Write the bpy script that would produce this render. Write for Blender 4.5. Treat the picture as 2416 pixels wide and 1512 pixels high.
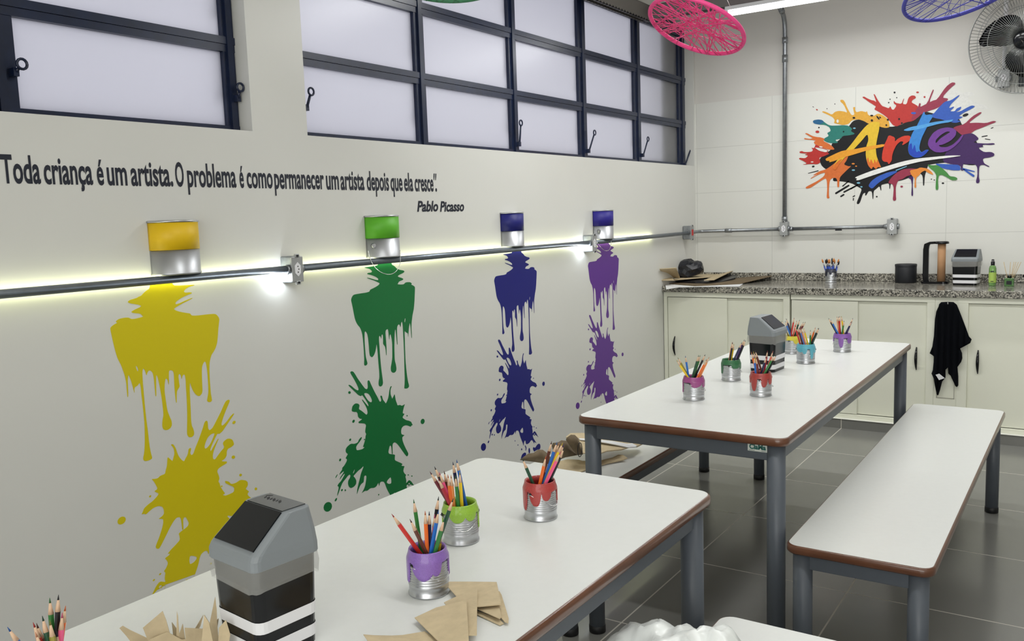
import bpy, math, random
from mathutils import Vector, Matrix
random.seed(7)
PI = math.pi
SC = bpy.context.scene
COL = SC.collection
for o in list(bpy.data.objects): bpy.data.objects.remove(o)

# ------------------------------------------------------------------ camera
CAM = Vector((2.57429, -6.35, 1.414145))
FPX = 2049.8
yaw, pitch, roll = -0.595975, -0.116777, -0.034788
FW = Vector((math.sin(yaw)*math.cos(pitch), math.cos(yaw)*math.cos(pitch), math.sin(pitch)))
_r = Vector((math.cos(yaw), -math.sin(yaw), 0)); _u = _r.cross(FW)
RT = _r*math.cos(roll) + _u*math.sin(roll)
UP = -_r*math.sin(roll) + _u*math.cos(roll)
cd = bpy.data.cameras.new('camera'); cam = bpy.data.objects.new('camera', cd); COL.objects.link(cam)
cd.sensor_width = 36; cd.lens = 36*FPX/2416; cd.clip_start = .02
cam.matrix_world = Matrix(((RT.x, UP.x, -FW.x, CAM.x), (RT.y, UP.y, -FW.y, CAM.y), (RT.z, UP.z, -FW.z, CAM.z), (0, 0, 0, 1)))
SC.camera = cam
SC.view_settings.view_transform = 'Standard'; SC.view_settings.look = 'None'
SC.view_settings.exposure = 0.0; SC.view_settings.gamma = 1; SC.view_settings.use_curve_mapping = False

# ------------------------------------------------------------------ daylight and lamps
W = bpy.data.worlds.new('sky'); SC.world = W; W.use_nodes = True
W.node_tree.nodes['Background'].inputs[0].default_value = (.885, .89, 1.0, 1)
W.node_tree.nodes['Background'].inputs[1].default_value = 1.16
def area(loc, sx, sy, e, col=(.99, 1, .975), rot=(0, 0, 0)):
    l = bpy.data.lights.new('tube_or_fill_light', 'AREA'); l.shape = 'RECTANGLE'; l.size = sx; l.size_y = sy; l.energy = e; l.color = col  # shared by the ceiling tubes and the added rear fill
    o = bpy.data.objects.new('tube_or_fill_light', l); COL.objects.link(o); o.location = loc; o.rotation_euler = rot
    return o
TUBES = [(-.9, 1.18), (-2.5, 1.1), (-4.7, 1.9), (-7.4, 1.9)]
WATTS = {-.9: 13.5, -2.5: 19, -4.7: 11.5, -7.4: 5}
for ty, tx in TUBES:
    for k in range(2):
        area((tx + k*1.35, ty, 2.615 if ty > -1 else 2.70), 1.2, .05, WATTS[ty]*(1, .6)[k])
# added fill lamp behind the camera, brightens upright surfaces; no real source there
rear_fill = area((3.4, -8.85, 1.45), 3.2, 2.2, 88, (.99, 1, .975), (math.radians(90), 0, 0))
rear_fill.name = 'rear_fill_light'

# ------------------------------------------------------------------ pixel -> point on a real plane
def ray(x, y): return FW + RT*((x-1208)/FPX) - UP*((y-756)/FPX)
def hit(x, y, ax, v):
    d = ray(x, y); return CAM + d*((v-CAM[ax])/d[ax])
def at_depth(x, y, d): return CAM + ray(x, y)*d
def prj(P):
    v = Vector(P)-CAM; return (1208+FPX*v.dot(RT)/v.dot(FW), 756-FPX*v.dot(UP)/v.dot(FW))

# ------------------------------------------------------------------ materials
def lin(c):
    return tuple(((x/255)/12.92 if x/255 <= .04045 else ((x/255+.055)/1.055)**2.4) for x in c)
MATS = {}
def mat(name, rgb, rough=.5, metal=0, spec=.5, coat=0, bump=0, bscale=200, var=0, vscale=5, vcol=None, trans=0, alpha=1, sheen=0, emis=None, estr=0, stretch=None):
    if name in MATS: return MATS[name]
    m = bpy.data.materials.new(name); m.use_nodes = True; nt = m.node_tree; b = nt.nodes['Principled BSDF']
    c = (*lin(rgb), 1)
    b.inputs['Base Color'].default_value = c; b.inputs['Roughness'].default_value = rough; b.inputs['Metallic'].default_value = metal
    b.inputs['Specular IOR Level'].default_value = spec; b.inputs['Coat Weight'].default_value = coat; b.inputs['Coat Roughness'].default_value = .12
    b.inputs['Transmission Weight'].default_value = trans; b.inputs['Alpha'].default_value = alpha
    if sheen: b.inputs['Sheen Weight'].default_value = sheen
    if emis: b.inputs['Emission Color'].default_value = (*lin(emis), 1); b.inputs['Emission Strength'].default_value = estr
    tc = nt.nodes.new('ShaderNodeTexCoord')
    src = tc.outputs['Object']
    if stretch:
        mp = nt.nodes.new('ShaderNodeMapping'); mp.inputs['Scale'].default_value = stretch; nt.links.new(src, mp.inputs[0]); src = mp.outputs[0]
    if var:
        n = nt.nodes.new('ShaderNodeTexNoise'); n.inputs['Scale'].default_value = vscale; n.inputs['Detail'].default_value = 4; nt.links.new(src, n.inputs['Vector'])
        r = nt.nodes.new('ShaderNodeMapRange'); r.inputs['From Min'].default_value = .3; r.inputs['From Max'].default_value = .7; nt.links.new(n.outputs[0], r.inputs[0])
        mx = nt.nodes.new('ShaderNodeMix'); mx.data_type = 'RGBA'
        v2 = (*lin(vcol), 1) if vcol else tuple(x*(1-var) for x in c[:3])+(1,)
        mx.inputs[6].default_value = c; mx.inputs[7].default_value = v2; nt.links.new(r.outputs[0], mx.inputs[0]); nt.links.new(mx.outputs[2], b.inputs['Base Color'])
    if bump:
        n = nt.nodes.new('ShaderNodeTexNoise'); n.inputs['Scale'].default_value = bscale; n.inputs['Detail'].default_value = 3; nt.links.new(src, n.inputs['Vector'])
        bp = nt.nodes.new('ShaderNodeBump'); bp.inputs['Strength'].default_value = bump; bp.inputs['Distance'].default_value = .002
        nt.links.new(n.outputs[0], bp.inputs['Height']); nt.links.new(bp.outputs[0], b.inputs['Normal'])
    MATS[name] = m; return m

def tiled(name, rgb, joint, axes, p0, pitch, w, rough, bump=.0, var=.04, rough2=.6, soft=0):
    m = bpy.data.materials.new(name); m.use_nodes = True; nt = m.node_tree; b = nt.nodes['Principled BSDF']; N = nt.nodes.new; L = nt.links.new
    g = N('ShaderNodeNewGeometry'); s = N('ShaderNodeSeparateXYZ'); L(g.outputs['Position'], s.inputs[0])
    outs = []
    for ax, a0, p in zip(axes, p0, pitch):
        a = N('ShaderNodeMath'); a.operation = 'SUBTRACT'; L(s.outputs[ax], a.inputs[0]); a.inputs[1].default_value = a0-50*p-p/2
        d = N('ShaderNodeMath'); d.operation = 'DIVIDE'; L(a.outputs[0], d.inputs[0]); d.inputs[1].default_value = p
        f = N('ShaderNodeMath'); f.operation = 'FRACT'; L(d.outputs[0], f.inputs[0])
        h = N('ShaderNodeMath'); h.operation = 'SUBTRACT'; L(f.outputs[0], h.inputs[0]); h.inputs[1].default_value = .5
        q = N('ShaderNodeMath'); q.operation = 'ABSOLUTE'; L(h.outputs[0], q.inputs[0])
        t = N('ShaderNodeMath'); t.operation = 'LESS_THAN'; L(q.outputs[0], t.inputs[0]); t.inputs[1].default_value = w/p/2
        outs.append(t)
    mxx = N('ShaderNodeMath'); mxx.operation = 'MAXIMUM'; L(outs[0].outputs[0], mxx.inputs[0]); L(outs[1].outputs[0], mxx.inputs[1])
    n = N('ShaderNodeTexNoise'); n.inputs['Scale'].default_value = 3.5; n.inputs['Detail'].default_value = 6; L(g.outputs['Position'], n.inputs['Vector'])
    m0 = N('ShaderNodeMix'); m0.data_type = 'RGBA'; L(n.outputs[0], m0.inputs[0]); c = lin(rgb)
    m0.inputs[6].default_value = (*[x*(1-var) for x in c], 1); m0.inputs[7].default_value = (*[x*(1+var) for x in c], 1)
    m1 = N('ShaderNodeMix'); m1.data_type = 'RGBA'; L(mxx.outputs[0], m1.inputs[0]); L(m0.outputs[2], m1.inputs[6]); m1.inputs[7].default_value = (*lin(joint), 1)
    L(m1.outputs[2], b.inputs['Base Color'])
    rr = N('ShaderNodeMapRange'); rr.inputs['To Min'].default_value = rough; rr.inputs['To Max'].default_value = rough2; L(mxx.outputs[0], rr.inputs[0]); L(rr.outputs[0], b.inputs['Roughness'])
    bp = N('ShaderNodeBump'); bp.invert = True; bp.inputs['Strength'].default_value = .4; bp.inputs['Distance'].default_value = .001; L(mxx.outputs[0], bp.inputs['Height']); L(bp.outputs[0], b.inputs['Normal'])
    MATS[name] = m; return m

M_wall = mat('gloss_wall_paint', (212, 212, 207), .32, spec=.45, bump=.12, bscale=14, var=.025, vscale=2.5)
M_wall2 = mat('upper_wall_paint', (211, 208, 202), .5, bump=.05, bscale=40)
M_tile = tiled('wall_tiles', (219, 219, 213), (192, 192, 186), (0, 2), (.588, 1.221), (.573, .3345), .0028, .3, var=.015, rough2=.6)
M_floor = tiled('floor_tiles', (126, 126, 122), (196, 192, 182), (0, 1), (1.238, -1.88), (.61, .628), .0055, .2, var=.10)
M_ceil = mat('ceiling_paint', (225, 222, 216), .8)
M_top = mat('white_laminate', (220, 222, 219), .3, spec=.4, var=.02, vscale=60)
M_edge = mat('brown_edge', (104, 66, 46), .28, spec=.5, coat=.3, var=.25, vscale=14)
M_frame = mat('grey_paint', (84, 90, 98), .42, spec=.45, var=.05, vscale=30)
M_rub = mat('black_rubber', (18, 18, 20), .5)
M_navy = mat('dark_window_paint', (20, 33, 62), .3, spec=.5, var=.3, vscale=20)
M_galv = mat('galvanised_steel', (158, 162, 166), .38, metal=.85, var=.22, vscale=45)
M_tin = mat('tin', (196, 198, 202), .34, metal=1, var=.08, vscale=30)
M_wire = mat('wire', (205, 205, 205), .25, metal=1)
M_black = mat('black_plastic', (7, 9, 14), .16, spec=.4)
M_blackm = mat('black_matte', (15, 18, 25), .6)
M_greyp = mat('grey_plastic', (128, 134, 138), .42)
M_white = mat('white_plastic', (225, 225, 228), .4)
M_cab = mat('cabinet_paint', (234, 235, 219), .4, var=.02, vscale=3)
M_kraft = mat('kraft', (200, 182, 148), .85, var=.14, vscale=60, bump=.2, bscale=160)
M_kraftd = mat('kraft_dark', (112, 96, 72), .85, var=.2, vscale=40)
M_wood = mat('sharpened_wood', (214, 180, 150), .7)
M_paper = mat('white_paper', (225, 226, 228), .7)
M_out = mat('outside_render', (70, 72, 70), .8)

def granite():
    m = bpy.data.materials.new('granite'); m.use_nodes = True; nt = m.node_tree; b = nt.nodes['Principled BSDF']; N = nt.nodes.new; L = nt.links.new
    tc = N('ShaderNodeTexCoord'); v = N('ShaderNodeTexVoronoi'); v.inputs['Scale'].default_value = 150; L(tc.outputs['Object'], v.inputs['Vector'])
    n = N('ShaderNodeTexNoise'); n.inputs['Scale'].default_value = 95; n.inputs['Detail'].default_value = 3; L(tc.outputs['Object'], n.inputs['Vector'])
    sp = N('ShaderNodeSeparateColor'); L(v.outputs['Color'], sp.inputs[0])
    ad = N('ShaderNodeMath'); ad.operation = 'MULTIPLY_ADD'; L(sp.outputs[0], ad.inputs[0]); ad.inputs[1].default_value = .55; L(n.outputs[0], ad.inputs[2])
    cr = N('ShaderNodeValToRGB'); L(ad.outputs[0], cr.inputs[0]); e = cr.color_ramp.elements
    e[0].position = .48; e[0].color = (*lin((44, 44, 42)), 1); e[1].position = 1.0; e[1].color = (*lin((186, 182, 170)), 1)
    q = cr.color_ramp.elements.new(.68); q.color = (*lin((104, 102, 95)), 1); q = cr.color_ramp.elements.new(.84); q.color = (*lin((140, 136, 126)), 1)
    L(cr.outputs[0], b.inputs['Base Color']); b.inputs['Roughness'].default_value = .13; return m
M_gran = granite()

def frosted():
    m = bpy.data.materials.new('frosted_glass'); m.use_nodes = True; nt = m.node_tree; nt.nodes.clear(); N = nt.nodes.new; L = nt.links.new
    o = N('ShaderNodeOutputMaterial'); t = N('ShaderNodeBsdfTranslucent'); t.inputs[0].default_value = (.9, .9, .92, 1)
    g = N('ShaderNodeBsdfGlossy'); g.inputs['Roughness'].default_value = .25; g.inputs[0].default_value = (.9, .9, .9, 1)
    f = N('ShaderNodeFresnel'); f.inputs[0].default_value = 1.35; mx = N('ShaderNodeMixShader'); L(f.outputs[0], mx.inputs[0]); L(t.outputs[0], mx.inputs[1]); L(g.outputs[0], mx.inputs[2])
    n = N('ShaderNodeTexNoise'); n.inputs['Scale'].default_value = 220; bp = N('ShaderNodeBump'); bp.inputs['Strength'].default_value = .3; L(n.outputs[0], bp.inputs['Height']); L(bp.outputs[0], g.inputs['Normal'])
    L(mx.outputs[0], o.inputs[0]); return m
M_frost = frosted()
def glitter(name, rgb):
    if name in MATS: return MATS[name]
    m = mat(name, rgb, .28, spec=.6, coat=.5, var=.18, vscale=420)
    nt = m.node_tree; b = nt.nodes['Principled BSDF']; tc = nt.nodes.new('ShaderNodeTexCoord'); v = nt.nodes.new('ShaderNodeTexVoronoi'); v.inputs['Scale'].default_value = 900
    nt.links.new(tc.outputs['Object'], v.inputs['Vector']); bp = nt.nodes.new('ShaderNodeBump'); bp.inputs['Strength'].default_value = .5; bp.inputs['Distance'].default_value = .001
    nt.links.new(v.outputs['Distance'], bp.inputs['Height']); nt.links.new(bp.outputs[0], b.inputs['Normal']); return m
def slotted(name, rgb, ax):
    m = mat(name, rgb, .45, metal=.6, var=.15, vscale=25); nt = m.node_tree; b = nt.nodes['Principled BSDF']; N = nt.nodes.new; L = nt.links.new
    g = N('ShaderNodeNewGeometry'); s = N('ShaderNodeSeparateXYZ'); L(g.outputs['Position'], s.inputs[0])
    a = N('ShaderNodeMath'); a.operation = 'MULTIPLY'; L(s.outputs[ax], a.inputs[0]); a.inputs[1].default_value = 1/.04
    f = N('ShaderNodeMath'); f.operation = 'FRACT'; L(a.outputs[0], f.inputs[0]); t0 = N('ShaderNodeMath'); t0.operation = 'LESS_THAN'; L(f.outputs[0], t0.inputs[0]); t0.inputs[1].default_value = .5
    z0 = N('ShaderNodeMath'); z0.operation = 'LESS_THAN'; L(s.outputs[2], z0.inputs[0]); z0.inputs[1].default_value = 2.683
    t = N('ShaderNodeMath'); t.operation = 'MULTIPLY'; L(t0.outputs[0], t.inputs[0]); L(z0.outputs[0], t.inputs[1])
    mx = N('ShaderNodeMix'); mx.data_type = 'RGBA'; L(t.outputs[0], mx.inputs[0]); mx.inputs[6].default_value = (*lin(rgb), 1); mx.inputs[7].default_value = (*lin((60, 60, 62)), 1); L(mx.outputs[2], b.inputs['Base Color']); return m

# ------------------------------------------------------------------ mesh helpers
class MB:
    def __init__(s): s.v = []; s.f = []; s.sm = []
    def add(s, vs, fs, smooth=False):
        n = len(s.v); s.v += [tuple(v) for v in vs]; s.f += [tuple(i+n for i in f) for f in fs]; s.sm += [smooth]*len(fs); return s
    def box(s, a, b):
        x0, y0, z0 = a; x1, y1, z1 = b
        return s.add([(x0, y0, z0), (x1, y0, z0), (x1, y1, z0), (x0, y1, z0), (x0, y0, z1), (x1, y0, z1), (x1, y1, z1), (x0, y1, z1)],
                     [(3, 2, 1, 0), (4, 5, 6, 7), (0, 1, 5, 4), (1, 2, 6, 5), (2, 3, 7, 6), (3, 0, 4, 7)])
    def rings(s, rs, closed=False, cap=True, smooth=True):
        n = len(rs[0]); vs = [p for r in rs for p in r]; fs = []
        m = len(rs)
        for i in range(m if closed else m-1):
            for j in range(n):
                a = i*n+j; b = i*n+(j+1) % n; c = ((i+1) % m)*n+(j+1) % n; d = ((i+1) % m)*n+j
                fs.append((a, b, c, d))
        s.add(vs, fs, smooth)
        if cap and not closed:
            k = len(s.v)-len(vs)
            s.f.append(tuple(k+j for j in reversed(range(n)))); s.sm.append(False)
            s.f.append(tuple(k+(m-1)*n+j for j in range(n))); s.sm.append(False)
        return s
    def tube(s, pts, r, n=8, closed=False, cap=True):
        pts = [Vector(p) for p in pts]; m = len(pts); rs = []; up = None
        rr = r if isinstance(r, (list, tuple)) else [r]*m
        for i in range(m):
            if closed: t = pts[(i+1) % m]-pts[i-1]
            else: t = pts[min(i+1, m-1)]-pts[max(i-1, 0)]
            if t.length < 1e-9: t = Vector((0, 0, 1))
            t.normalize()
            if up is None:
                a = Vector((0, 0, 1)) if abs(t.z) < .9 else Vector((1, 0, 0)); up = (a-t*a.dot(t)).normalized()
            else:
                up = up-t*up.dot(t)
                up = up.normalized() if up.length > 1e-6 else t.orthogonal().normalized()
            w = t.cross(up)
            rs.append([pts[i]+up*math.cos(2*PI*j/n)*rr[i]+w*math.sin(2*PI*j/n)*rr[i] for j in range(n)])
        return s.rings(rs, closed, cap)
    def lathe(s, prof, n=32, c=(0, 0, 0), cap=True, a0=0, a1=2*PI):
        rs = []
        for r, z in prof: rs.append([(c[0]+r*math.cos(2*PI*j/n), c[1]+r*math.sin(2*PI*j/n), c[2]+z) for j in range(n)])
        return s.rings(rs, False, cap)
    def prism(s, poly, fn, t0, t1, smooth=False):
        n = len(poly); a = [fn(p[0], p[1], t0) for p in poly]; b = [fn(p[0], p[1], t1) for p in poly]
        return s.add(a+b, [tuple(reversed(range(n))), tuple(range(n, 2*n))]+[(i, (i+1) % n, n+(i+1) % n, n+i) for i in range(n)], smooth)
    def obj(s, name, m, parent=None, loc=None, fix=True):
        me = bpy.data.meshes.new(name); me.from_pydata(s.v, [], s.f); me.materials.append(m)
        me.polygons.foreach_set('use_smooth', s.sm)
        if fix:
            import bmesh
            bm = bmesh.new(); bm.from_mesh(me); bmesh.ops.recalc_face_normals(bm, faces=bm.faces); bm.to_mesh(me); bm.free()
        o = bpy.data.objects.new(name, me); COL.objects.link(o)
        if parent: o.parent = parent
        if loc: o.location = loc
        return o
def bevel(o, w=.002, seg=2, ang=35):
    b = o.modifiers.new('bevel', 'BEVEL'); b.width = w; b.segments = seg; b.limit_method = 'ANGLE'; b.angle_limit = math.radians(ang); return o
def tag(o, label=None, cat=None, group=None, kind=None):
    if label: o['label'] = label
    if cat: o['category'] = cat
    if group: o['group'] = group
    if kind: o['kind'] = kind
    return o
def empty(name, loc, rz=0, label=None, cat=None, group=None, kind=None):
    o = bpy.data.objects.new(name, None); COL.objects.link(o); o.location = loc; o.rotation_euler = (0, 0, rz); o.empty_display_size = .05
    return tag(o, label, cat, group, kind)
def copytree(o, parent=None):
    c = o.copy(); COL.objects.link(c)
    if parent: c.parent = parent
    for ch in list(o.children): copytree(ch, c)
    return c
def rrect(x0, y0, x1, y1, r, n=5):
    out = []
    for cx, cy, a in ((x1-r, y0+r, -90), (x1-r, y1-r, 0), (x0+r, y1-r, 90), (x0+r, y0+r, 180)):
        for k in range(n+1):
            t = math.radians(a+90*k/n); out.append((cx+r*math.cos(t), cy+r*math.sin(t)))
    return out
XY = lambda u, v, t: (u, v, t)
def chaikin(p, k=.2):
    o = []
    n = len(p)
    for i in range(n):
        a, b = p[i], p[(i+1) % n]
        o.append((a[0]*(1-k)+b[0]*k, a[1]*(1-k)+b[1]*k)); o.append((a[0]*k+b[0]*(1-k), a[1]*k+b[1]*(1-k)))
    return o
def ell(cx, cy, rx, ry=None, rot=0, n=14):
    ry = ry or rx; c, s = math.cos(rot), math.sin(rot)
    return [(cx+rx*math.cos(2*PI*k/n)*c-ry*math.sin(2*PI*k/n)*s, cy+rx*math.cos(2*PI*k/n)*s+ry*math.sin(2*PI*k/n)*c) for k in range(n)]
def stroke(pts, ws):
    """outline of a brush stroke through pts with half widths ws"""
    L_, R_ = [], []
    for i, p in enumerate(pts):
        a = pts[max(i-1, 0)]; b = pts[min(i+1, len(pts)-1)]; dx, dy = b[0]-a[0], b[1]-a[1]; l = math.hypot(dx, dy) or 1
        nx, ny = -dy/l, dx/l; w = ws[i] if isinstance(ws, (list, tuple)) else ws
        L_.append((p[0]+nx*w, p[1]+ny*w)); R_.append((p[0]-nx*w, p[1]-ny*w))
    return L_+R_[::-1]
def decal(name, polys, place, m, parent=None, thick=.0006, lift=0.0002):
    """flat vinyl cut from outlines given in wall coordinates (u, v); even-odd fill makes the holes"""
    cu = bpy.data.curves.new(name, 'CURVE'); cu.dimensions = '2D'; cu.fill_mode = 'BOTH'; cu.extrude = thick/2
    for p in polys:
        sp = cu.splines.new('POLY'); sp.points.add(len(p)-1)
        for q, (u, v) in zip(sp.points, p): q.co = (u, v, 0, 1)
        sp.use_cyclic_u = True
    co = bpy.data.objects.new('tmp', cu); COL.objects.link(co); bpy.context.view_layer.update()
    me = bpy.data.meshes.new_from_object(co.evaluated_get(bpy.context.evaluated_depsgraph_get())); bpy.data.objects.remove(co)
    me.name = name
    for v in me.vertices: v.co = Vector(place(v.co.x, v.co.y, v.co.z+thick/2+lift))
    me.materials.clear(); me.materials.append(m)
    o = bpy.data.objects.new(name, me); COL.objects.link(o)
    if parent: o.parent = parent
    return o
LEFT = lambda u, v, t: (t, u, v)          # u along y, v = z on the left wall
BACK = lambda u, v, t: (u, -t, v)         # u along x, v = z on the back wall
def text_mesh(body, place, m, name, parent=None, size=.1, x0=0, x1=1, z=0, shear=0, bold=0, thick=.0006, join=None):
    cu = bpy.data.curves.new('t', 'FONT'); cu.body = body; cu.size = size; cu.shear = shear; cu.offset = bold; cu.resolution_u = 4
    co = bpy.data.objects.new('tmp', cu); COL.objects.link(co); bpy.context.view_layer.update()
    me = bpy.data.meshes.new_from_object(co.evaluated_get(bpy.context.evaluated_depsgraph_get())); bpy.data.objects.remove(co)
    xs = [v.co.x for v in me.vertices]; a, b = min(xs), max(xs); k = (x1-x0)/(b-a)
    return [(x0+(v.co.x-a)*k, z+v.co.y) for v in me.vertices], [tuple(p.vertices) for p in me.polygons]

# ================================================================== ROOM SHELL
XR, YF, ZC = 5.2, -9.0, 2.95
o = MB().box((-.2, YF, -.1), (XR, .2, 0)).obj('floor', M_floor); tag(o, kind='structure')
o = MB().box((-.2, YF, ZC), (XR, .2, ZC+.1)).obj('ceiling', M_ceil); tag(o, kind='structure')
W1 = (-5.08, -4.195); W2 = (-3.928, -.017); ZS, ZT = 1.763, 2.80
mb = MB()
mb.box((-.15, YF, 0), (0, .0, ZS)); mb.box((-.15, YF, ZT), (0, .0, ZC))
mb.box((-.15, YF, ZS), (0, W1[0], ZT)); mb.box((-.15, W1[1], ZS), (0, W2[0], ZT)); mb.box((-.15, W2[1], ZS), (0, 0, ZT))
tag(mb.obj('wall_left', M_wall), kind='structure')
wb = MB().box((-.2, .008, 0), (XR, .2, ZC)).obj('wall_back', M_wall2); tag(wb, kind='structure')
MB().box((0, 0, 0), (XR, .008, 2.222)).obj('tile_facing', M_tile, wb)
tag(MB().box((XR, YF, 0), (XR+.1, .2, ZC)).obj('wall_right', M_wall2), kind='structure')
tag(MB().box((-.2, YF-.1, 0), (XR, YF, ZC)).obj('wall_front', M_wall2), kind='structure')
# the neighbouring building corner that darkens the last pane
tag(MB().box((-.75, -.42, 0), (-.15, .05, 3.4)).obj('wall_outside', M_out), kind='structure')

# windows
ROWS = [1.785, 2.075, 2.395, 2.72]
def window(name, y0, y1, mull):
    fx0, fx1 = -.105, -.067
    f = MB(); f.box((fx0, y0, ZS), (fx1, y1, ZS+.022))
    for z in ROWS[1:3]:
        f.box((fx0, y0, z-.027), (fx1, y1, z-.002)); f.box((fx0+.004, y0, z-.001), (fx1+.004, y1, z+.025))
    f.box((fx0, y0, ZT-.03), (fx1, y1, ZT)); f.box((fx0, y0, 2.715), (fx1-.004, y1, ZT-.03))
    for i, (a, b) in enumerate(mull):
        c = (a+b)/2
        f.box((fx0, a, ZS), (fx1-.003, b, ZT)); f.box((fx0, c-.012, ZS), (fx1+.008, c+.012, ZT))
        for z in ROWS[:3]:           # hinge stays standing behind each pane edge
            f.add([(fx0-.02, a-.012, z+.13), (fx0-.02, a-.012, z+.30), (fx0-.02, a+.004, z+.30), (fx0-.02, a-.035, z+.09), (fx0-.02, a+.004, z+.09)], [(3, 4, 2, 1, 0)])
    fr = f.obj(name, M_navy); tag(fr, kind='structure')
    MB().box((-.094, y0, ZS), (-.088, y1, ZT)).obj('window_panes', M_frost, fr)
    return fr
w1 = window('window_1', W1[0], W1[1], [(-5.08, -4.985), (-4.245, W1[1])])
w2 = window('window_2', W2[0], W2[1], [(W2[0], -3.90), (-3.17, -3.102), (-2.395, -2.324), (-1.644, -1.553), (-.887, -.787), (-.133, W2[1])])
def latch(parent, base, ring):
    """push bar with an eye at its end; both ends are pixels on the plane in front of the frame"""
    P = hit(*base, 0, -.045); Q = hit(*ring, 0, -.028)
    m = MB(); d = (Q-P).normalized(); m.tube([P, Q-d*.014], .0055, 6)
    side = Vector((0, 1, 0)); m.tube([Q+(side*math.cos(t)+Vector((0, 0, 1))*math.sin(t))*.0145 for t in [2*PI*k/14 for k in range(14)]], .0042, 6, closed=True)
    m.box((-.07, P.y-.008, P.z-.012), (-.04, P.y+.008, P.z+.012))
    return m.obj('window_latch', M_navy, parent)
latch(w1, (37, 170), (52, 151)); latch(w1, (562, 232), (567, 206))
for b_, r_ in (((724, 254), (734, 216)), ((1226, 340), (1229, 290)), ((1390, 356), (1403, 313)), ((1518, 366), (1529, 328)), ((1617, 388), (1632, 345))): latch(w2, b_, r_)

# ================================================================== CEILING RAILS, TUBE LAMP, CONDUIT
M_rail = slotted('slotted_rail_left', (140, 136, 132), 1)
def channel(name, ax, a0, a1, c, z0, z1, w, m):
    q = MB()
    def bx(p0, p1, za, zb):
        if ax == 1: q.box((p0, a0, za), (p1, a1, zb))
        else: q.box((a0, p0, za), (a1, p1, zb))
    bx(c-w/2, c-w/2+.003, z0, z1); bx(c+w/2-.003, c+w/2, z0, z1); bx(c-w/2, c+w/2, z1-.003, z1); bx(c-w/2, c-w/2+.012, z0, z0+.003); bx(c+w/2-.012, c+w/2, z0, z0+.003)
    return q.obj(name, m)
tag(channel('ceiling_rail', 1, -8.9, -.915, .035, 2.672, 2.775, .055, M_rail), 'slotted grey steel rail running along the top of the window wall', 'rail')
r = channel('ceiling_rail', 0, .012, 5.1, -.885, 2.680, 2.775, .05, mat('rail_grey', (128, 122, 122), .5, metal=.4, var=.1, vscale=9))
tag(r, 'grey steel rail crossing the room behind the pink string hoop, carrying the lit tube', 'rail')
def hanger(x, y):
    return MB().tube([(x, y, 2.775), (x, y, ZC)], .004, 6).obj('threaded_rod', M_galv)
for q in ((.6, -.885), (2.4, -.885), (4.2, -.885)):
    h = hanger(*q); h.parent = r
M_tube = mat('lit_tube', (255, 255, 255), .4, emis=(250, 250, 255), estr=9)
for i, (ty, tx) in enumerate(TUBES):
    for k in range(2):
        x0 = tx-.6+k*1.35; zb = 2.680 if ty > -1 else 2.775
        lab = ['lit white fluorescent tube lamp under the rail, right of the pink string hoop', 'white tube lamp further right along the back rail', 'white tube lamp at the right end of the back rail'][k] if ty > -1 else ['', 'second', 'third', 'fourth'][i]+' row tube lamp on the ceiling, '+['left', 'right'][k]+' of its row'
        t = empty('tube_lamp', (x0+.6, ty, zb), 0, lab, 'lamp', 'ceiling tube lamps')
        MB().box((-.6, -.022, -.022), (.6, .022, 0)).obj('lamp_housing', M_white, t)
        MB().tube([(-.585, 0, -.043), (.585, 0, -.043)], .013, 12).obj('tube', M_tube, t)
        for sx in (-1, 1): MB().box((sx*.59-.008, -.014, -.060), (sx*.59+.008, .014, -.018)).obj('lamp_holder', M_white, t)

def pipe(name, pts, r, label, cps=(), m=M_galv):
    o = empty(name, pts[0], 0, label, 'conduit'); P0 = Vector(pts[0])
    MB().tube([Vector(p)-P0 for p in pts], r, 14).obj('pipe', m, o)
    for a, b in cps: MB().tube([Vector(a)-P0, Vector(b)-P0], r*1.28, 14).obj('coupling', m, o)
    return o
M_cond = mat('grey_conduit', (120, 128, 136), .36, metal=.7, var=.18, vscale=40)
pipe('conduit', [(.046, -8.9, 1.2545), (.046, -4.118, 1.2545)], .0133, 'grey steel conduit along the window wall, its section before the first outlet box', m=M_cond)
pipe('conduit', [(.046, -4.048, 1.2545), (.046, -1.792, 1.2545)], .0133, 'grey steel conduit section under the green and blue tins on the wall', m=M_cond)
pipe('conduit', [(.046, -1.70, 1.2545), (.046, -.275, 1.262)], .0133, 'grey steel conduit section from the corner box to the violet tin', m=M_cond)
pipe('conduit', [(.046, -.19, 1.264), (.046, -.085, 1.266), (.056, -.052, 1.267), (.08, -.04, 1.268), (.655, -.04, 1.271)], .0125, 'galvanised conduit turning from the corner box onto the back wall',
     [((.25, -.04, 1.269), (.30, -.04, 1.269))])
pipe('conduit', [(.725, -.04, 1.271), (1.385, -.04, 1.273)], .0125, 'galvanised conduit between the two outlet boxes on the back wall', [((.728, -.04, 1.271), (.75, -.04, 1.271)), ((1.36, -.04, 1.273), (1.384, -.04, 1.273))])
arc = [(.69, -.034, 1.325), (.69, -.034, 2.60), (.69, -.036, 2.66), (.69, -.045, 2.71), (.69, -.07, 2.75), (.69, -.11, 2.778), (.69, -.17, 2.80), (.69, -.55, 2.875), (.69, -.8, 2.925), (.69, -.9, 2.94)]
pipe('conduit', arc, .0155, 'tall vertical galvanised conduit left of the painted lettering',
     [((.69, -.034, 2.44), (.69, -.034, 2.49)), ((.69, -.034, 2.57), (.69, -.034, 2.61)), ((.69, -.1, 2.772), (.69, -.13, 2.786)), ((.69, -.034, 1.325), (.69, -.034, 1.36))])
tag(MB().box((1.045, -.05, 1.252), (1.085, -.028, 1.262)).obj('pipe_clip', M_blackm), 'small dark clip under the back wall conduit', 'clip')
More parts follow.
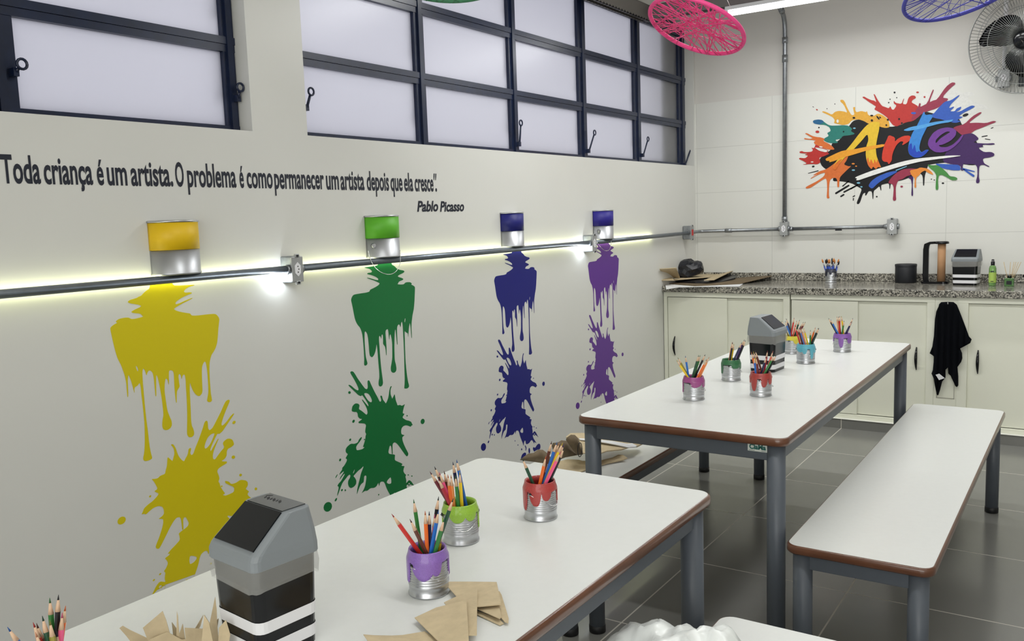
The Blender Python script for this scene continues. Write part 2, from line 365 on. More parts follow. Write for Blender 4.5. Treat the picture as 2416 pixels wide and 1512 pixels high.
def outbox(name, loc, rz, w, h, d, label, kind='socket'):
    """conduit junction box: local x right, -y outward from the wall, z up"""
    t = empty(name, loc, rz, label, 'outlet')
    b = bevel(MB().box((-w/2, -d, -h/2), (w/2, 0, h/2)).obj('box_body', M_galv, t), .006, 3)
    c = MB().box((-w/2-.002, -d-.004, -h/2+.002), (w/2+.002, -d, h/2-.002)); c.box((-.011, -d-.006, h/2-.006), (.011, -d+.002, h/2+.008)); c.box((-.011, -d-.006, -h/2-.008), (.011, -d+.002, -h/2+.006))
    bevel(c.obj('cover_plate', mat('box_cover', (170, 172, 172), .42, metal=.5, var=.1, vscale=60), t), .002)
    for s in (-1, 1): MB().lathe([(.0045, 0), (.0045, .003)], 10).obj('screw', M_blackm, t).matrix_local = Matrix.Translation((0, -d-.006, s*(h/2))) @ Matrix.Rotation(PI/2, 4, 'X')
    if kind == 'socket':
        hx = [(-.0, .027), (.014, .014), (.014, -.014), (0, -.027), (-.014, -.014), (-.014, .014)]
        s_ = MB().prism(hx, lambda u, v, q: (u, q, v), -d-.006, -d-.002).obj('socket_face', M_white, t)
        q = MB()
        for z in (-.011, 0, .011): q.prism(ell(0 if z else .004, z, .0026), lambda u, v, k: (u, k, v), -d-.0066, -d-.005)
        q.obj('socket_holes', M_rub, s_)
    else:
        MB().box((-.012, -d-.008, -.022), (.012, -d-.002, .022)).obj('switch_button', mat('red_button', (190, 40, 40), .4), t)
    q = MB()
    for s in (-1, 1): q.tube([(s*w/2, -d/2-.012, 0), (s*(w/2+.014), -d/2-.012, 0)], .019, 14)
    q.obj('conduit_hub', M_galv, t)
    return t
outbox('outlet_box', (.002, -4.083, 1.252), PI/2, .052, .10, .062, 'grey outlet box on the conduit between the yellow and green tins')
outbox('outlet_box', (.002, -1.745, 1.250), PI/2, .052, .10, .062, 'grey outlet box on the conduit just left of the violet tin')
outbox('switch_box', (.002, -.232, 1.265), PI/2, .052, .10, .062, 'grey box with a red switch beside the room corner', 'switch')
outbox('outlet_box', (.69, -.002, 1.274), 0, .052, .10, .058, 'outlet box at the foot of the vertical conduit')
outbox('outlet_box', (1.415, -.002, 1.272), 0, .058, .104, .058, 'outlet box at the right end of the back wall conduit')
t = outbox('outlet_box', (2.045, -.002, 2.172), 0, .062, .11, .05, 'white outlet box behind the wire cage of the wall fan')
pipe('conduit', [(2.045, -.034, 2.225), (2.045, -.034, 2.93)], .0125, 'white conduit dropping to the outlet box behind the wall fan', m=M_white)

# LED strip behind the conduit
M_led = mat('led_strip_light', (255, 255, 235), .5, emis=(252, 255, 205), estr=13)
t = empty('led_strip', (.02, -3, 1.2545), 0, 'glowing warm white light strip hidden behind the wall conduit', 'light strip')
for a, b in ((-5.1, -4.13), (-8.8, -5.1), (-4.03, -1.80), (-1.69, -.80)):
    MB().box((.0, a+3, -.0045), (.004, b+3, .0045)).obj('lit_tape', M_led, t)
for y in (-4.10, -1.765):
    l = bpy.data.lights.new('strip_driver_light', 'POINT'); l.energy = .55; l.shadow_soft_size = .01; l.color = (.85, .92, 1)
    q = bpy.data.objects.new('strip_driver_light', l); COL.objects.link(q); q.location = (.028, y-.035, 1.222)

# ================================================================== WALL DECALS
def G(pts, ox, oy, s):  # zoomed tracing pixels -> wall coordinates on x=0
    out = []
    for x, y in pts:
        P = hit(ox+x/s, oy+y/s, 0, 0); out.append((P.y, P.z))
    return out
drip = [(700,100),(940,100),(960,205),(1000,225),(1035,255),(1060,285),(1095,295),(1110,305),(1150,312),(1190,318),(1212,340),(1190,365),(1140,390),(1100,410),(1075,435),(1100,450),(1150,465),(1190,485),(1180,505),(1150,520),(1110,535),(1090,555),(1085,575),(1070,588),(1100,595),(1160,597),(1200,590),(1225,560),(1265,550),(1320,550),(1352,570),(1355,585),(1343,600),(1370,610),(1400,628),(1418,650),(1418,700),(1412,850),(1405,980),(1395,1080),(1385,1130),(1370,1200),(1360,1280)]
d2 = [(1352,90),(1348,200),(1355,300),(1358,400),(1350,395),(1340,280),(1330,160),(1315,90),(1300,180),(1290,290),(1285,390),(1278,300),(1245,290),(1215,255),(1212,320),(1217,420),(1220,560),(1225,700),(1232,860),(1245,1000),(1262,1150),(1280,1260),(1300,1330),(1300,1360),(1285,1385),(1250,1400),(1215,1398),(1208,1385),(1215,1300),(1217,1180),(1210,1000),(1207,800),(1200,600),(1190,400),(1183,250),(1172,110),(1158,68),(1142,110),(1135,190),(1120,145),(1100,125),(1080,140),(1065,180),(1062,260),(1068,400),(1074,530),(1065,530),(1055,430),(1045,330),(1035,240),(1025,225),(1018,280),(1012,400),(1010,600),(1015,780),(1020,850),(1040,920),(1052,1000),(1045,1050),(1020,1080),(990,1088),(960,1075),(942,1040),(940,980),(955,900),(970,800),(970,650),(968,500),(955,400),(940,335),(928,322),(915,350),(910,440),(902,380),(895,300),(885,225),(865,222),(840,245),(833,290),(840,380),(848,480),(855,600),(858,740),(850,740),(840,640),(828,570),(810,545),(787,515),(788,440),(785,350),(772,320),(755,345),(752,420),(742,380),(722,352),(705,370),(705,450),(715,560),(722,680),(735,850),(750,1000),(765,1120),(780,1230),(785,1290),(770,1340),(735,1362),(705,1345),(697,1300),(702,1240),(715,1180),(712,1080),(700,950),(688,800),(680,680),(670,580),(658,510),(648,590),(635,660),(610,730),(580,772),(560,778),(530,755),(517,710),(510,620),(500,500),(490,400),(475,320),(450,275),(432,262),(420,290),(418,400),(425,550),(435,680),(445,780),(470,870),(478,900),(465,930),(437,945),(415,935),(412,900),(415,820),(408,680),(400,560),(390,430),(375,320),(355,250),(330,190),(290,145),(262,100),(240,50),(225,0)]
drip += [(x, y+1260) for x, y in d2]
drip += [(205,1160),(185,1050),(165,960),(153,910),(160,870),(180,825),(205,800),(250,788),(350,772),(450,758),(510,740),(522,725),(530,700),(590,672),(650,640),(700,605),(722,575),(690,555),(600,515),(520,490),(470,467),(475,460),(560,480),(640,505),(692,512),(690,480),(650,450),(600,425),(540,405),(470,390),(475,375),(500,365),(540,362),(565,350),(568,330),(540,300),(500,280),(420,268),(430,258),(600,235),(690,215)]
DRIP = [chaikin(G(drip, 810, 600, 8.4)), chaikin(G([(1228,1262),(1230,1290),(1222,1340),(1214,1350),(1210,1320),(1218,1275)], 810, 600, 8.4))]
sp1 = [(305,118),(330,128),(360,170),(400,240),(450,310),(500,380),(535,425),(560,438),(578,435),(588,400),(582,320),(585,290),(600,278),(620,295),(640,345),(670,410),(720,510),(765,590),(790,645),(805,662),(822,655),(828,620),(812,580),(812,560),(825,550),(840,562),(848,600),(862,635),(885,660),(905,695),(925,665),(950,600),(962,540),(968,480),(978,430),(992,390),(1010,382),(1012,392),(1000,420),(990,460),(992,530),(1008,570),(1022,612),(1040,575),(1065,522),(1075,580),(1085,640),(1105,690),(1115,728),(1165,718),(1190,735),(1225,720),(1250,702),(1235,740),(1222,790),(1208,860),(1215,872),(1243,875),(1225,905),(1205,935),(1215,955),(1270,990),(1320,1000),(1360,1020),(1375,1055),(1390,1078),(1365,1085),(1352,1110),(1310,1090),(1270,1080),(1225,1092),(1190,1130),(1180,1180),(1183,1230),(1200,1248),(1245,1258),(1215,1280),(1200,1300),(1205,1350),(1225,1410),(1265,1500),(1298,1559),(1310,1589),(1303,1619),(1283,1639),(1258,1614),(1208,1544),(1153,1464),(1108,1409),(1070,1384),(1038,1399),(1026,1439),(1028,1529),(1031,1594),(1018,1597),(1013,1529),(1006,1459),(988,1441),(973,1459),(960,1519),(953,1559),(966,1589),(998,1597),(1038,1600),(1073,1609),(1068,1649),(1068,1704),(1118,1729),(1178,1754),(1210,1777),(1188,1789),(1193,1807),(1243,1809),(1228,1849),(1218,1899),(1243,1944),(1270,1964),(1256,1999),(1268,2039),(1273,2079),(1268,2119)]
spb = [(1520,610),(1560,650),(1590,710),(1628,775),(1590,735),(1540,705),(1500,702),(1475,720),(1478,760),(1500,810),(1540,870),(1575,925),(1545,905),(1515,885),(1510,940),(1490,890),(1470,860),(1445,842),(1415,865),(1395,900),(1360,935),(1310,955),(1290,930),(1285,880),(1270,852),(1245,890),(1238,950),(1232,1000),(1215,940),(1190,880),(1160,810),(1135,740),(1115,660),(1095,615),(1065,602),(1035,612),(1022,650),(1018,700),(1008,660),(1003,620)]
sp2 = [(738,2174),(698,2199),(633,2201),(578,2251),(538,2249),(498,2274),(476,2294),(508,2239),(538,2169),(553,2089),(563,2009),(560,1984),(543,1974),(520,1994),(518,2049),(510,2099),(473,2124),(443,2169),(413,2249),(393,2319),(398,2229),(420,2129),(443,2039),(463,1949),(493,1869),(513,1819),(498,1817),(473,1849),(418,1889),(363,1949),(328,1989),(358,2019),(383,2069),(378,2129),(338,2179),(288,2202),(253,2184),(233,2129),(238,2069),(268,2019),(280,1979),(263,1959),(233,1979),(188,2039),(138,2099),(108,2169),(83,2239),(58,2309),(40,2349),(48,2289),(68,2209),(66,2174),(43,2164),(68,2119),(108,2079),(148,2009),(178,1954),(168,1944),(128,1989),(83,2059),(98,2009),(138,1949),(163,1909),(148,1904),(108,1939),(73,1971),(98,1919),(133,1869),(128,1844),(168,1799),(203,1739),(218,1699),(208,1679),(190,1671),(213,1629),(233,1594),(208,1579),(193,1554),(193,1509),(218,1464),(283,1409),(348,1414),(408,1389),(433,1329),(478,1284),(478,1319),(438,1379),(388,1444),(376,1479),(388,1529),(448,1519),(498,1504),(533,1467),(498,1471),(523,1399),(543,1329),(548,1269),(560,1239),(540,1205),(545,1150),(557,1080),(535,1052),(480,1045),(425,1045),(420,1020),(450,1000),(490,970),(440,962),(412,930),(405,870),(385,842),(345,845),(297,830),(310,745),(345,705),(375,690),(420,698),(440,725),(425,795),(470,820),(520,860),(562,897),(583,870),(580,820),(560,760),(520,690),(480,625),(490,620),(540,680),(597,750),(600,720),(575,670),(530,600),(485,540),(465,562),(420,545),(370,495),(300,430),(240,370),(250,358),(290,375),(350,430),(400,460),(422,455),(420,420),(385,340),(330,240),(280,160),(275,135),(285,122)]
BY, BZ = -1.066, .012
def GB(pts): return [(u+BY, v+BZ) for u, v in G(pts, 1120, 960, 10.8)]
SG = lambda p: G(p, 790, 860, 7.559)
SPLAT = [chaikin(SG(sp1)+GB(spb)+SG(sp2))]
for p in ([(525,510),(565,505),(610,530),(645,590),(662,640),(655,670),(630,670),(590,640),(550,580),(522,530)], [(993,2004),(1008,2059),(1006,2119),(963,2129),(926,2109),(926,2084),(948,2049)], [(358,1859),(338,1929),(318,1944),(338,1889)]):
    SPLAT.append(chaikin(SG(p)))
for e in ((1565,1013,35,48,.2),(260,498,22,24,0),(1287,912,10,13,0),(332,1010,20,30,.5),(272,1340,16,24,.5),(527,1335,9,13,.5),(93,1699,16,26,.4),(28,1989,7,38,.5),(125,2237,14,22,.5),(186,2239,12,16,0),(18,2409,15,34,.5),(-127,2536,72,90,.4),(1308,1967,11,11,0),(1373,1987,11,11,0),(1323,2134,15,26,.2),(781,2319,9,14,.2),(863,2402,9,14,0)):
    SPLAT.append(SG(ell(e[0], e[1], e[2], e[3], e[4])))
for p in ([(1640,928),(1670,950),(1680,1010),(1665,1075),(1600,1085),(1560,1105),(1510,1140),(1480,1080),(1480,1040),(1500,1020),(1530,1045),(1560,1010),(1590,960)], [(1270,1160),(1300,1190),(1290,1240),(1230,1290),(1210,1350),(1160,1355),(1165,1290),(1190,1220),(1230,1180)], ell(1382,1115,22,70), ell(1180,1085,14,26), [(1270,975),(1290,1000),(1310,1050),(1290,1120),(1280,1115),(1290,1060),(1265,1000)]):
    SPLAT.append(GB(chaikin(p)))
COLS = {'yellow': (206, 190, 20), 'green': (16, 108, 54), 'navy blue': (14, 18, 112), 'violet': (92, 44, 138)}
def place_art(col, fd, fs):
    m = mat(col.replace(' ', '_')+'_vinyl', COLS[col], .38, spec=.35)
    n = {'yellow': 'yellow', 'green': 'green', 'navy blue': 'navy blue', 'violet': 'violet'}[col]
    tag(decal('drip_decal', [[fd(u, v) for u, v in p] for p in DRIP], LEFT, m), 'flat %s running paint decal pouring from the %s tin on the wall' % (n, {'navy blue': 'third'}.get(col, n)), 'decal', 'paint drip decals')
    tag(decal('splatter_decal', [[fs(u, v) for u, v in p] for p in SPLAT], LEFT, m), 'flat %s paint splatter decal low on the wall below its drips' % n, 'decal', 'paint splatter decals')
place_art('green', lambda u, v: (u, v), lambda u, v: (u, v))
place_art('navy blue', lambda u, v: (u+1.036, v), lambda u, v: (-3.427+1.066+(u+3.427)*.96, v-.012))
place_art('violet', lambda u, v: (u+2.03, v+.012), lambda u, v: (-3.427+2.05+(u+3.427)*.98, v+.008))
place_art('yellow', lambda u, v: (-8.141-u, v-.004), lambda u, v: (-8.151-u, v))

# quotation lettering, word by word at its measured place
M_ink = mat('ink_vinyl', (13, 20, 38), .5)
words = [('“', -14, 3), ('Toda', 5, 97), ('criança', 105, 220), ('é', 230, 246), ('um', 254, 301), ('artista.', 310, 409), ('O', 415, 435), ('problema', 443, 558), ('é', 566, 576), ('como', 583, 644), ('permanecer', 648, 765), ('um', 770, 800), ('artista', 804, 860), ('depois', 866, 918), ('que', 922, 950), ('ela', 954, 975), ('cresce', 979, 1023)]
q = MB()
def addtext(q, txt, px0, px1, pyb0, size, shear=0, bold=0, dz=0):
    A = hit(px0, pyb0(px0), 0, 0); B = hit(px1, pyb0(px1), 0, 0)
    vs, fs = text_mesh(txt, None, None, '', size=size, x0=A.y, x1=B.y, z=(A.z+B.z)/2+dz, shear=shear, bold=bold)
    q.add([LEFT(u, v, .001) for u, v in vs], fs)
base = lambda x: 430 + 21*x/1030
for w_, a, b in words: addtext(q, w_, a, b, base, .112, bold=.0026)
addtext(q, "''", 1024, 1031, base, .112, shear=.2, bold=.001); addtext(q, ".", 1027, 1031, base, .112, bold=.0016)
tag(q.obj('wall_lettering', M_ink, fix=False), 'dark navy quotation in Portuguese lettered along the wall under the windows', 'lettering')
q = MB(); addtext(q, 'Pablo', 984, 1034, lambda x: 498-x*0, .066, shear=.22, bold=.0022); addtext(q, 'Picasso', 1038, 1095, lambda x: 498, .066, shear=.22, bold=.0022)
tag(q.obj('wall_lettering', M_ink, fix=False), 'small italic dark signature lettered below the end of the wall quotation', 'lettering')

# colour burst mural with the word Arte, in layers
def Z4(pts): 
    out = []
    for x, y in pts:
        P = hit(1840+x/4.314, 170+y/4.314, 1, 0); out.append((P.x, P.z))
    return out
art = empty('arte_mural', (1.4, 0, 1.85), 0, 'large wall sticker of a multicoloured paint burst with the brushed word Arte', 'wall sticker')
LAY = [0]
def alayer(name, rgb, polys, ck=.2):
    LAY[0] += 1
    m = mat('art_%d' % LAY[0], rgb, .42, spec=.3, var=.12, vscale=70)
    groups = [polys] if name == 'letter_e' else [[p] for p in polys]
    for g_ in groups: decal(name, [Z4(chaikin(p, ck)) for p in g_], lambda u, v, t: (u-1.4, -t, v-1.85), m, art, thick=.0003, lift=.0004+.00035*LAY[0])
def capsule(a, b, w0, w1=None):
    w1 = w1 or w0; dx, dy = b[0]-a[0], b[1]-a[1]; l = math.hypot(dx, dy) or 1; th = math.atan2(dy, dx)
    return [(a[0]+w0*math.cos(th+PI/2+k*PI/5), a[1]+w0*math.sin(th+PI/2+k*PI/5)) for k in range(6)]+[(b[0]+w1*math.cos(th-PI/2+k*PI/5), b[1]+w1*math.sin(th-PI/2+k*PI/5)) for k in range(6)]
alayer('white_halo', (226, 226, 222), [[(1380,300),(1450,215),(1530,200),(1600,235),(1700,180),(1800,170),(1830,215),(1950,200),(1990,228),(1900,262),(2000,310),(2130,350),(2120,382),(2000,372),(1990,420),(1900,440),(1700,420),(1500,360)]])
core = [(405,880),(470,830),(520,790),(530,720),(600,700),(640,640),(690,570),(740,500),(790,482),(850,490),(900,520),(1010,540),(1130,560),(1230,540),(1300,500),(1380,470),(1480,400),(1560,420),(1650,440),(1760,460),(1830,480),(1850,530),(1900,600),(1950,650),(2000,700),(2030,780),(2060,850),(2050,900),(2020,940),(1950,950),(1850,935),(1700,920),(1600,930),(1510,945),(1490,1010),(1475,1060),(1470,1150),(1465,1158),(1457,1150),(1455,1060),(1430,1030),(1380,1040),(1330,1070),(1250,1100),(1200,1110),(1130,1130),(1122,1190),(1116,1190),(1112,1130),(1060,1140),(1030,1150),(1034,1205),(1026,1205),(1015,1160),(980,1190),(955,1210),(952,1290),(944,1295),(938,1215),(905,1210),(880,1255),(868,1258),(870,1225),(845,1240),(818,1325),(800,1345),(785,1342),(783,1325),(810,1260),(835,1190),(800,1170),(730,1130),(620,1110),(540,1112),(545,1070),(500,1010),(430,960),(410,920)]
alayer('black_core', (20, 20, 24), [core, capsule((572,1233),(700,1155),10,9), capsule((655,1220),(760,1165),9,6), capsule((622,1265),(650,1248),8), capsule((748,1305),(749,1285),5), capsule((745,1268),(762,1258),5), capsule((985,1268),(988,1268),8), capsule((640,1160),(700,1110),6,5), capsule((720,1190),(790,1150),6,7), capsule((345,960),(335,962),9), capsule((390,1005),(290,1030),5,3), ell(1168,208,10), ell(1122,277,6), ell(1190,261,6), ell(1108,311,7), ell(1660,1131,13,9), ell(1890,437,32,15,-.35), ell(1572,1098,8,5), ell(1542,1090,7,5), capsule((2150,572),(2170,565),4), capsule((2058,657),(2110,648),5), capsule((2090,680),(2140,688),4), capsule((2040,752),(2060,750),6), ell(340,355,10,3,.5), ell(398,565,8), ell(560,325,5), ell(480,373,5), ell(1935,640,8,4)])
alayer('orange_splash', (222, 166, 62), [[(425,405),(445,398),(480,410),(530,435),(560,405),(600,395),(650,400),(690,415),(650,330),(615,300),(618,282),(645,282),(665,310),(680,350),(700,390),(730,440),(760,435),(750,385),(745,358),(768,355),(765,385),(780,410),(830,395),(880,410),(885,392),(900,440),(950,450),(1000,420),(1050,440),(1090,470),(1110,500),(1120,560),(1080,570),(1030,560),(980,540),(900,525),(860,500),(800,480),(730,490),(700,530),(640,540),(600,530),(550,520),(560,490),(540,460),(480,430)]])
alayer('teal_splash', (44, 122, 112), [[(335,505),(345,490),(390,482),(430,487),(455,510),(490,535),(520,545),(580,545),(640,540),(700,545),(740,580),(720,600),(770,630),(700,645),(640,650),(620,680),(560,690),(600,720),(530,725),(480,715),(440,690),(460,670),(500,650),(480,620),(520,600),(505,560),(460,538),(400,535),(350,525)]])
alayer('blue_drop', (40, 98, 142), [[(335,505),(345,490),(390,482),(430,487),(452,508),(430,522),(400,535),(350,525)]])
alayer('orange_spikes', (214, 112, 56), [[(255,625),(275,620),(330,650),(370,660),(420,665),(460,680),(440,700),(500,730),(540,760),(560,790),(500,790),(430,770),(360,740),(345,710),(370,700),(330,690),(250,685),(248,670),(300,680),(340,675),(290,645)], [(530,950),(590,900),(640,860),(700,850),(680,900),(650,940),(700,960),(730,955),(680,1000),(640,1040),(612,1070),(606,1120),(605,1165),(595,1175),(585,1165),(585,1100),(570,1075),(530,1080),(510,1100),(500,1180),(500,1260),(508,1280),(490,1288),(477,1278),(483,1200),(480,1110),(470,1080),(430,1100),(370,1140),(310,1180),(270,1187),(262,1172),(300,1150),(380,1110),(450,1060),(465,1020),(400,1040),(310,1090),(320,1075),(390,1038),(330,1055),(400,1010),(470,990)]])
alayer('red_splash', (184, 52, 48), [[(365,735),(430,770),(500,800),(480,820),(510,830),(440,860),(400,870),(415,920),(380,940),(330,935),(220,943),(280,930),(240,905),(195,885),(200,872),(260,878),(290,850),(250,840),(290,830),(205,825),(200,810),(225,803),(250,815),(325,812),(340,790),(320,770),(350,775)], ell(383,608,20,13), ell(378,383,10,6,.4), ell(1402,207,14,9), ell(1473,254,10), [(845,262),(842,252),(862,250),(885,265),(930,285),(960,290),(985,310),(960,240),(955,225),(965,225),(1000,290),(1040,345),(1070,355),(1110,370),(1125,345),(1140,380),(1160,385),(1190,340),(1160,320),(1160,290),(1180,315),(1240,325),(1260,270),(1265,270),(1250,325),(1290,330),(1310,260),(1340,238),(1375,240),(1388,262),(1350,285),(1340,310),(1380,330),(1410,350),(1400,470),(1350,500),(1290,510),(1240,530),(1190,555),(1150,540),(1120,500),(1090,460),(1050,430),(1000,400),(960,380),(980,350),(955,335),(900,300),(875,280)]])
alayer('crimson_splash', (150, 52, 76), [[(1410,350),(1420,315),(1435,320),(1430,355),(1450,345),(1500,320),(1555,180),(1570,180),(1520,310),(1560,290),(1600,280),(1690,150),(1750,105),(1785,108),(1785,125),(1740,160),(1650,260),(1720,270),(1690,310),(1600,370),(1500,400),(1440,430),(1400,470),(1330,500),(1360,420)], [(1760,570),(1800,550),(1880,530),(1960,450),(2030,410),(2055,408),(2045,425),(1980,470),(1920,520),(2000,515),(2100,520),(2170,497),(2200,500),(2195,512),(2120,540),(2050,570),(1990,590),(1950,620),(1900,660),(1850,640),(1800,600)], [(1100,1130),(1130,1080),(1180,1030),(1250,990),(1330,980),(1400,985),(1380,1020),(1330,1050),(1290,1060),(1250,1090),(1210,1100),(1192,1130),(1180,1180),(1182,1260),(1185,1300),(1165,1312),(1150,1300),(1155,1250),(1160,1180),(1148,1140)], ell(1240,1165,14,10)])
alayer('purple_splash', (64, 34, 92), [[(1850,640),(1950,620),(1990,640),(2030,680),(1980,710),(1975,720),(2100,728),(2180,722),(2190,735),(2150,742),(2080,738),(2050,750),(2080,760),(2020,770),(2040,790),(2080,815),(2150,812),(2185,830),(2180,855),(2130,870),(2080,875),(2065,890),(2080,930),(2135,960),(2130,968),(2080,945),(2050,945),(2030,960),(2025,1060),(2035,1110),(2025,1130),(2000,1130),(1997,1110),(2012,1050),(2010,970),(1990,940),(1940,935),(1900,940),(1870,930),(1860,960),(1870,1000),(1845,1005),(1840,950),(1750,940),(1650,910),(1700,800),(1800,700)], [(1320,1060),(1360,1060),(1352,1150),(1358,1250),(1348,1265),(1338,1250),(1345,1150),(1335,1090),(1310,1080)]])
alayer('blue_splash', (52, 92, 184), [[(1500,440),(1560,430),(1620,360),(1680,300),(1740,290),(1825,232),(1830,240),(1780,290),(1740,330),(1720,370),(1770,350),(1775,360),(1730,400),(1780,400),(1800,370),(1850,350),(1840,380),(1790,410),(1840,400),(1890,370),(1950,340),(1985,345),(1975,360),(1930,385),(1860,420),(1820,450),(1870,455),(1800,490),(1850,500),(1790,520),(1700,500),(1640,480),(1580,470)], [(1580,930),(1650,935),(1750,940),(1830,945),(1845,1000),(1760,1000),(1680,985),(1620,965)], capsule((1865,985),(1980,1012),9,5), capsule((1870,990),(1970,1055),6,12), [(900,1160),(930,1110),(1000,1060),(1100,1020),(1180,1005),(1200,1015),(1100,1070),(1020,1115),(980,1150),(940,1190)], ell(1362,418,26,11)])
alayer('green_splash', (72, 138, 68), [[(1500,940),(1560,950),(1600,945),(1650,975),(1700,1020),(1730,1060),(1780,1065),(1810,1080),(1800,1100),(1750,1102),(1700,1070),(1650,1045),(1620,1050),(1610,1100),(1615,1190),(1600,1202),(1585,1190),(1590,1100),(1595,1050),(1570,1010),(1530,980)]])
alayer('amber_splash', (226, 138, 56), [[(1320,1000),(1400,985),(1430,970),(1500,980),(1540,1010),(1570,1050),(1500,1020),(1480,1000),(1440,1020),(1420,1050),(1392,1070),(1384,1110),(1390,1170),(1380,1178),(1370,1170),(1375,1100),(1370,1075),(1340,1050)], ell(748,933,16,8), ell(778,958,10,6)])
alayer('light_blue_flecks', (120, 180, 206), [ell(750,998,17,8), ell(802,1128,18,9), ell(832,1168,12,7), capsule((1185,1000),(1290,960),5,4), ell(760,572,14,7)])
alayer('black_flecks', (20, 20, 24), [ell(937,443,16,8), ell(755,466,14,10), ell(938,492,12), ell(1000,465,24,8,.9), ell(1022,462,10,7,.9), ell(1100,485,10), ell(1215,478,10), ell(1243,520,9), ell(650,606,8), ell(1085,540,9)])
alayer('white_brush_patch', (224, 224, 220), [[(355,768),(400,772),(440,780),(492,800),(470,818),(400,800)], ell(420,762,18,7,.2), ell(330,915,14,6), ell(590,500,12,18)])
alayer('letter_a_legs', (224, 186, 52), [[(1022,505),(1010,600),(1000,640),(985,720),(978,770),(985,850),(1010,920),(1035,972),(1000,965),(980,990),(950,960),(935,992),(900,950),(885,900),(875,840),(880,760),(905,690),(893,628),(830,705),(740,800),(660,870),(610,930),(570,1000),(540,985),(560,930),(640,830),(690,780),(740,720),(800,640),(880,545),(940,508)]])
alayer('letter_a_shade', (218, 112, 46), [[(885,900),(900,860),(915,930),(930,880),(955,940),(965,880),(985,930),(992,880),(1035,972),(1000,965),(980,990),(950,960),(935,992),(900,950)], [(640,880),(600,900),(560,940),(540,985),(570,1000),(610,930)]])
alayer('letter_a_bar', (228, 156, 48), [[(465,885),(490,868),(580,825),(640,800),(760,785),(900,757),(1075,730),(1072,757),(900,795),(800,825),(720,850),(640,870),(560,905),(500,920),(512,903),(475,905)]])
alayer('letter_r', (204, 62, 44), [[(1110,640),(1175,665),(1172,710),(1200,680),(1260,650),(1320,645),(1342,675),(1310,710),(1242,750),(1262,708),(1230,705),(1190,740),(1160,800),(1145,850),(1142,900),(1110,942),(1098,915),(1060,912),(1040,890),(1045,820),(1065,740),(1090,690)]])
alayer('letter_t', (58, 132, 208), [[(1470,395),(1482,440),(1540,430),(1562,452),(1530,500),(1480,600),(1450,660),(1430,720),(1420,780),(1440,820),(1490,790),(1522,792),(1480,840),(1430,870),(1370,872),(1320,840),(1305,790),(1320,700),(1350,620),(1390,560),(1420,500),(1440,460)]])
alayer('letter_t_bar', (84, 160, 220), [[(1255,592),(1330,560),(1450,538),(1560,510),(1690,493),(1775,483),(1740,510),(1620,527),(1500,560),(1400,585),(1300,602)]])
alayer('letter_t_shade', (36, 70, 180), [[(1318,740),(1345,720),(1350,800),(1375,730),(1390,820),(1420,800),(1440,822),(1490,792),(1520,794),(1480,838),(1430,868),(1370,870),(1322,838),(1307,790)]])
alayer('letter_e', (110, 60, 146), [[(1800,600),(1790,650),(1740,700),(1660,740),(1615,745),(1640,765),(1700,765),(1760,740),(1820,690),(1855,640),(1872,642),(1840,700),(1780,760),(1720,800),(1650,820),(1580,815),(1530,780),(1508,740),(1515,690),(1560,620),(1620,580),(1700,562),(1770,572)], [(1740,608),(1690,640),(1630,680),(1600,718),(1585,722),(1590,690),(1640,640),(1700,605)]])
alayer('white_stroke', (232, 232, 228), [[(765,1075),(790,1062),(830,1045),(950,1000),(1100,955),(1250,910),(1400,880),(1600,860),(1750,848),(1860,850),(1750,868),(1600,887),(1450,907),(1300,942),(1150,985),(1000,1035),(880,1075),(800,1103),(775,1098),(792,1086)]])

# ================================================================== WALL TINS
def wall_tin(yc, r, lab, col, handle=None):
    z0, z1 = 1.2685, 1.447
    t = empty('paint_tin', (.001, yc, z0), 0, lab, 'paint tin', 'half paint tins mounted on the wall')
    def half(prof, thick=.0):
        n = 28; rs = []
        for rr, z in prof: rs.append([(rr*math.sin(PI*k/n), -rr*math.cos(PI*k/n), z) for k in range(n+1)]+[(0, 0, z)])
        return rs
    H = z1-z0
    MB().rings(half([(r-.003, 0), (r-.001, .002), (r-.001, .005), (r-.003, .008), (r-.003, .082)])).obj('tin_body', mat('tin_satin', (190, 192, 196), .42, metal=1), t)
    MB().rings(half([(r-.002, .082), (r-.002, H-.008)])).obj('colour_band', mat('tin_'+col.replace(' ', '_'), {'yellow': (226, 186, 10), 'green': (92, 178, 40), 'navy blue': (16, 20, 110), 'dark violet blue': (36, 26, 132)}[col], .5), t)
    MB().rings(half([(r-.003, H-.008), (r+.0005, H-.006), (r+.001, H-.002), (r-.002, H), (r-.006, H), (r-.008, H-.006)])).obj('tin_rim', M_tin, t)
    if handle:
        q = MB(); e = Vector((.035, -.078*r/.088, .052)); q.tube([e, e+Vector((.012, -.008, 0))], [.011, .008], 12); ear = q.obj('handle_ear', M_tin, t)
        pts = [Vector(hit(x, y, 0, d))-Vector((.001, yc, z0)) for x, y, d in handle]
        sm = []
        for i in range(len(pts)-1):
            p0, p1, p2, p3 = pts[max(i-1, 0)], pts[i], pts[i+1], pts[min(i+2, len(pts)-1)]
            for k in range(5):
                u = k/5; sm.append(.5*((2*p1)+(p2-p0)*u+(2*p0-5*p1+4*p2-p3)*u*u+(-p0+3*p1-3*p2+p3)*u**3))
        sm.append(pts[-1]); MB().tube(sm, .0014, 6).obj('wire_handle', M_wire, t)
    return t
wall_tin(-4.565, .0885, 'half paint tin with a yellow band on the left of the wall', 'yellow')
wall_tin(-3.551, .0885, 'half paint tin with a bright green band and hanging wire handle', 'green', [(868, 590, .04), (875, 615, .06), (888, 634, .085), (905, 645, .1), (922, 647, .105), (936, 638, .1), (944, 620, .09), (944, 590, .08)])
wall_tin(-2.553, .080, 'half paint tin with a navy band, third along the conduit', 'navy blue')
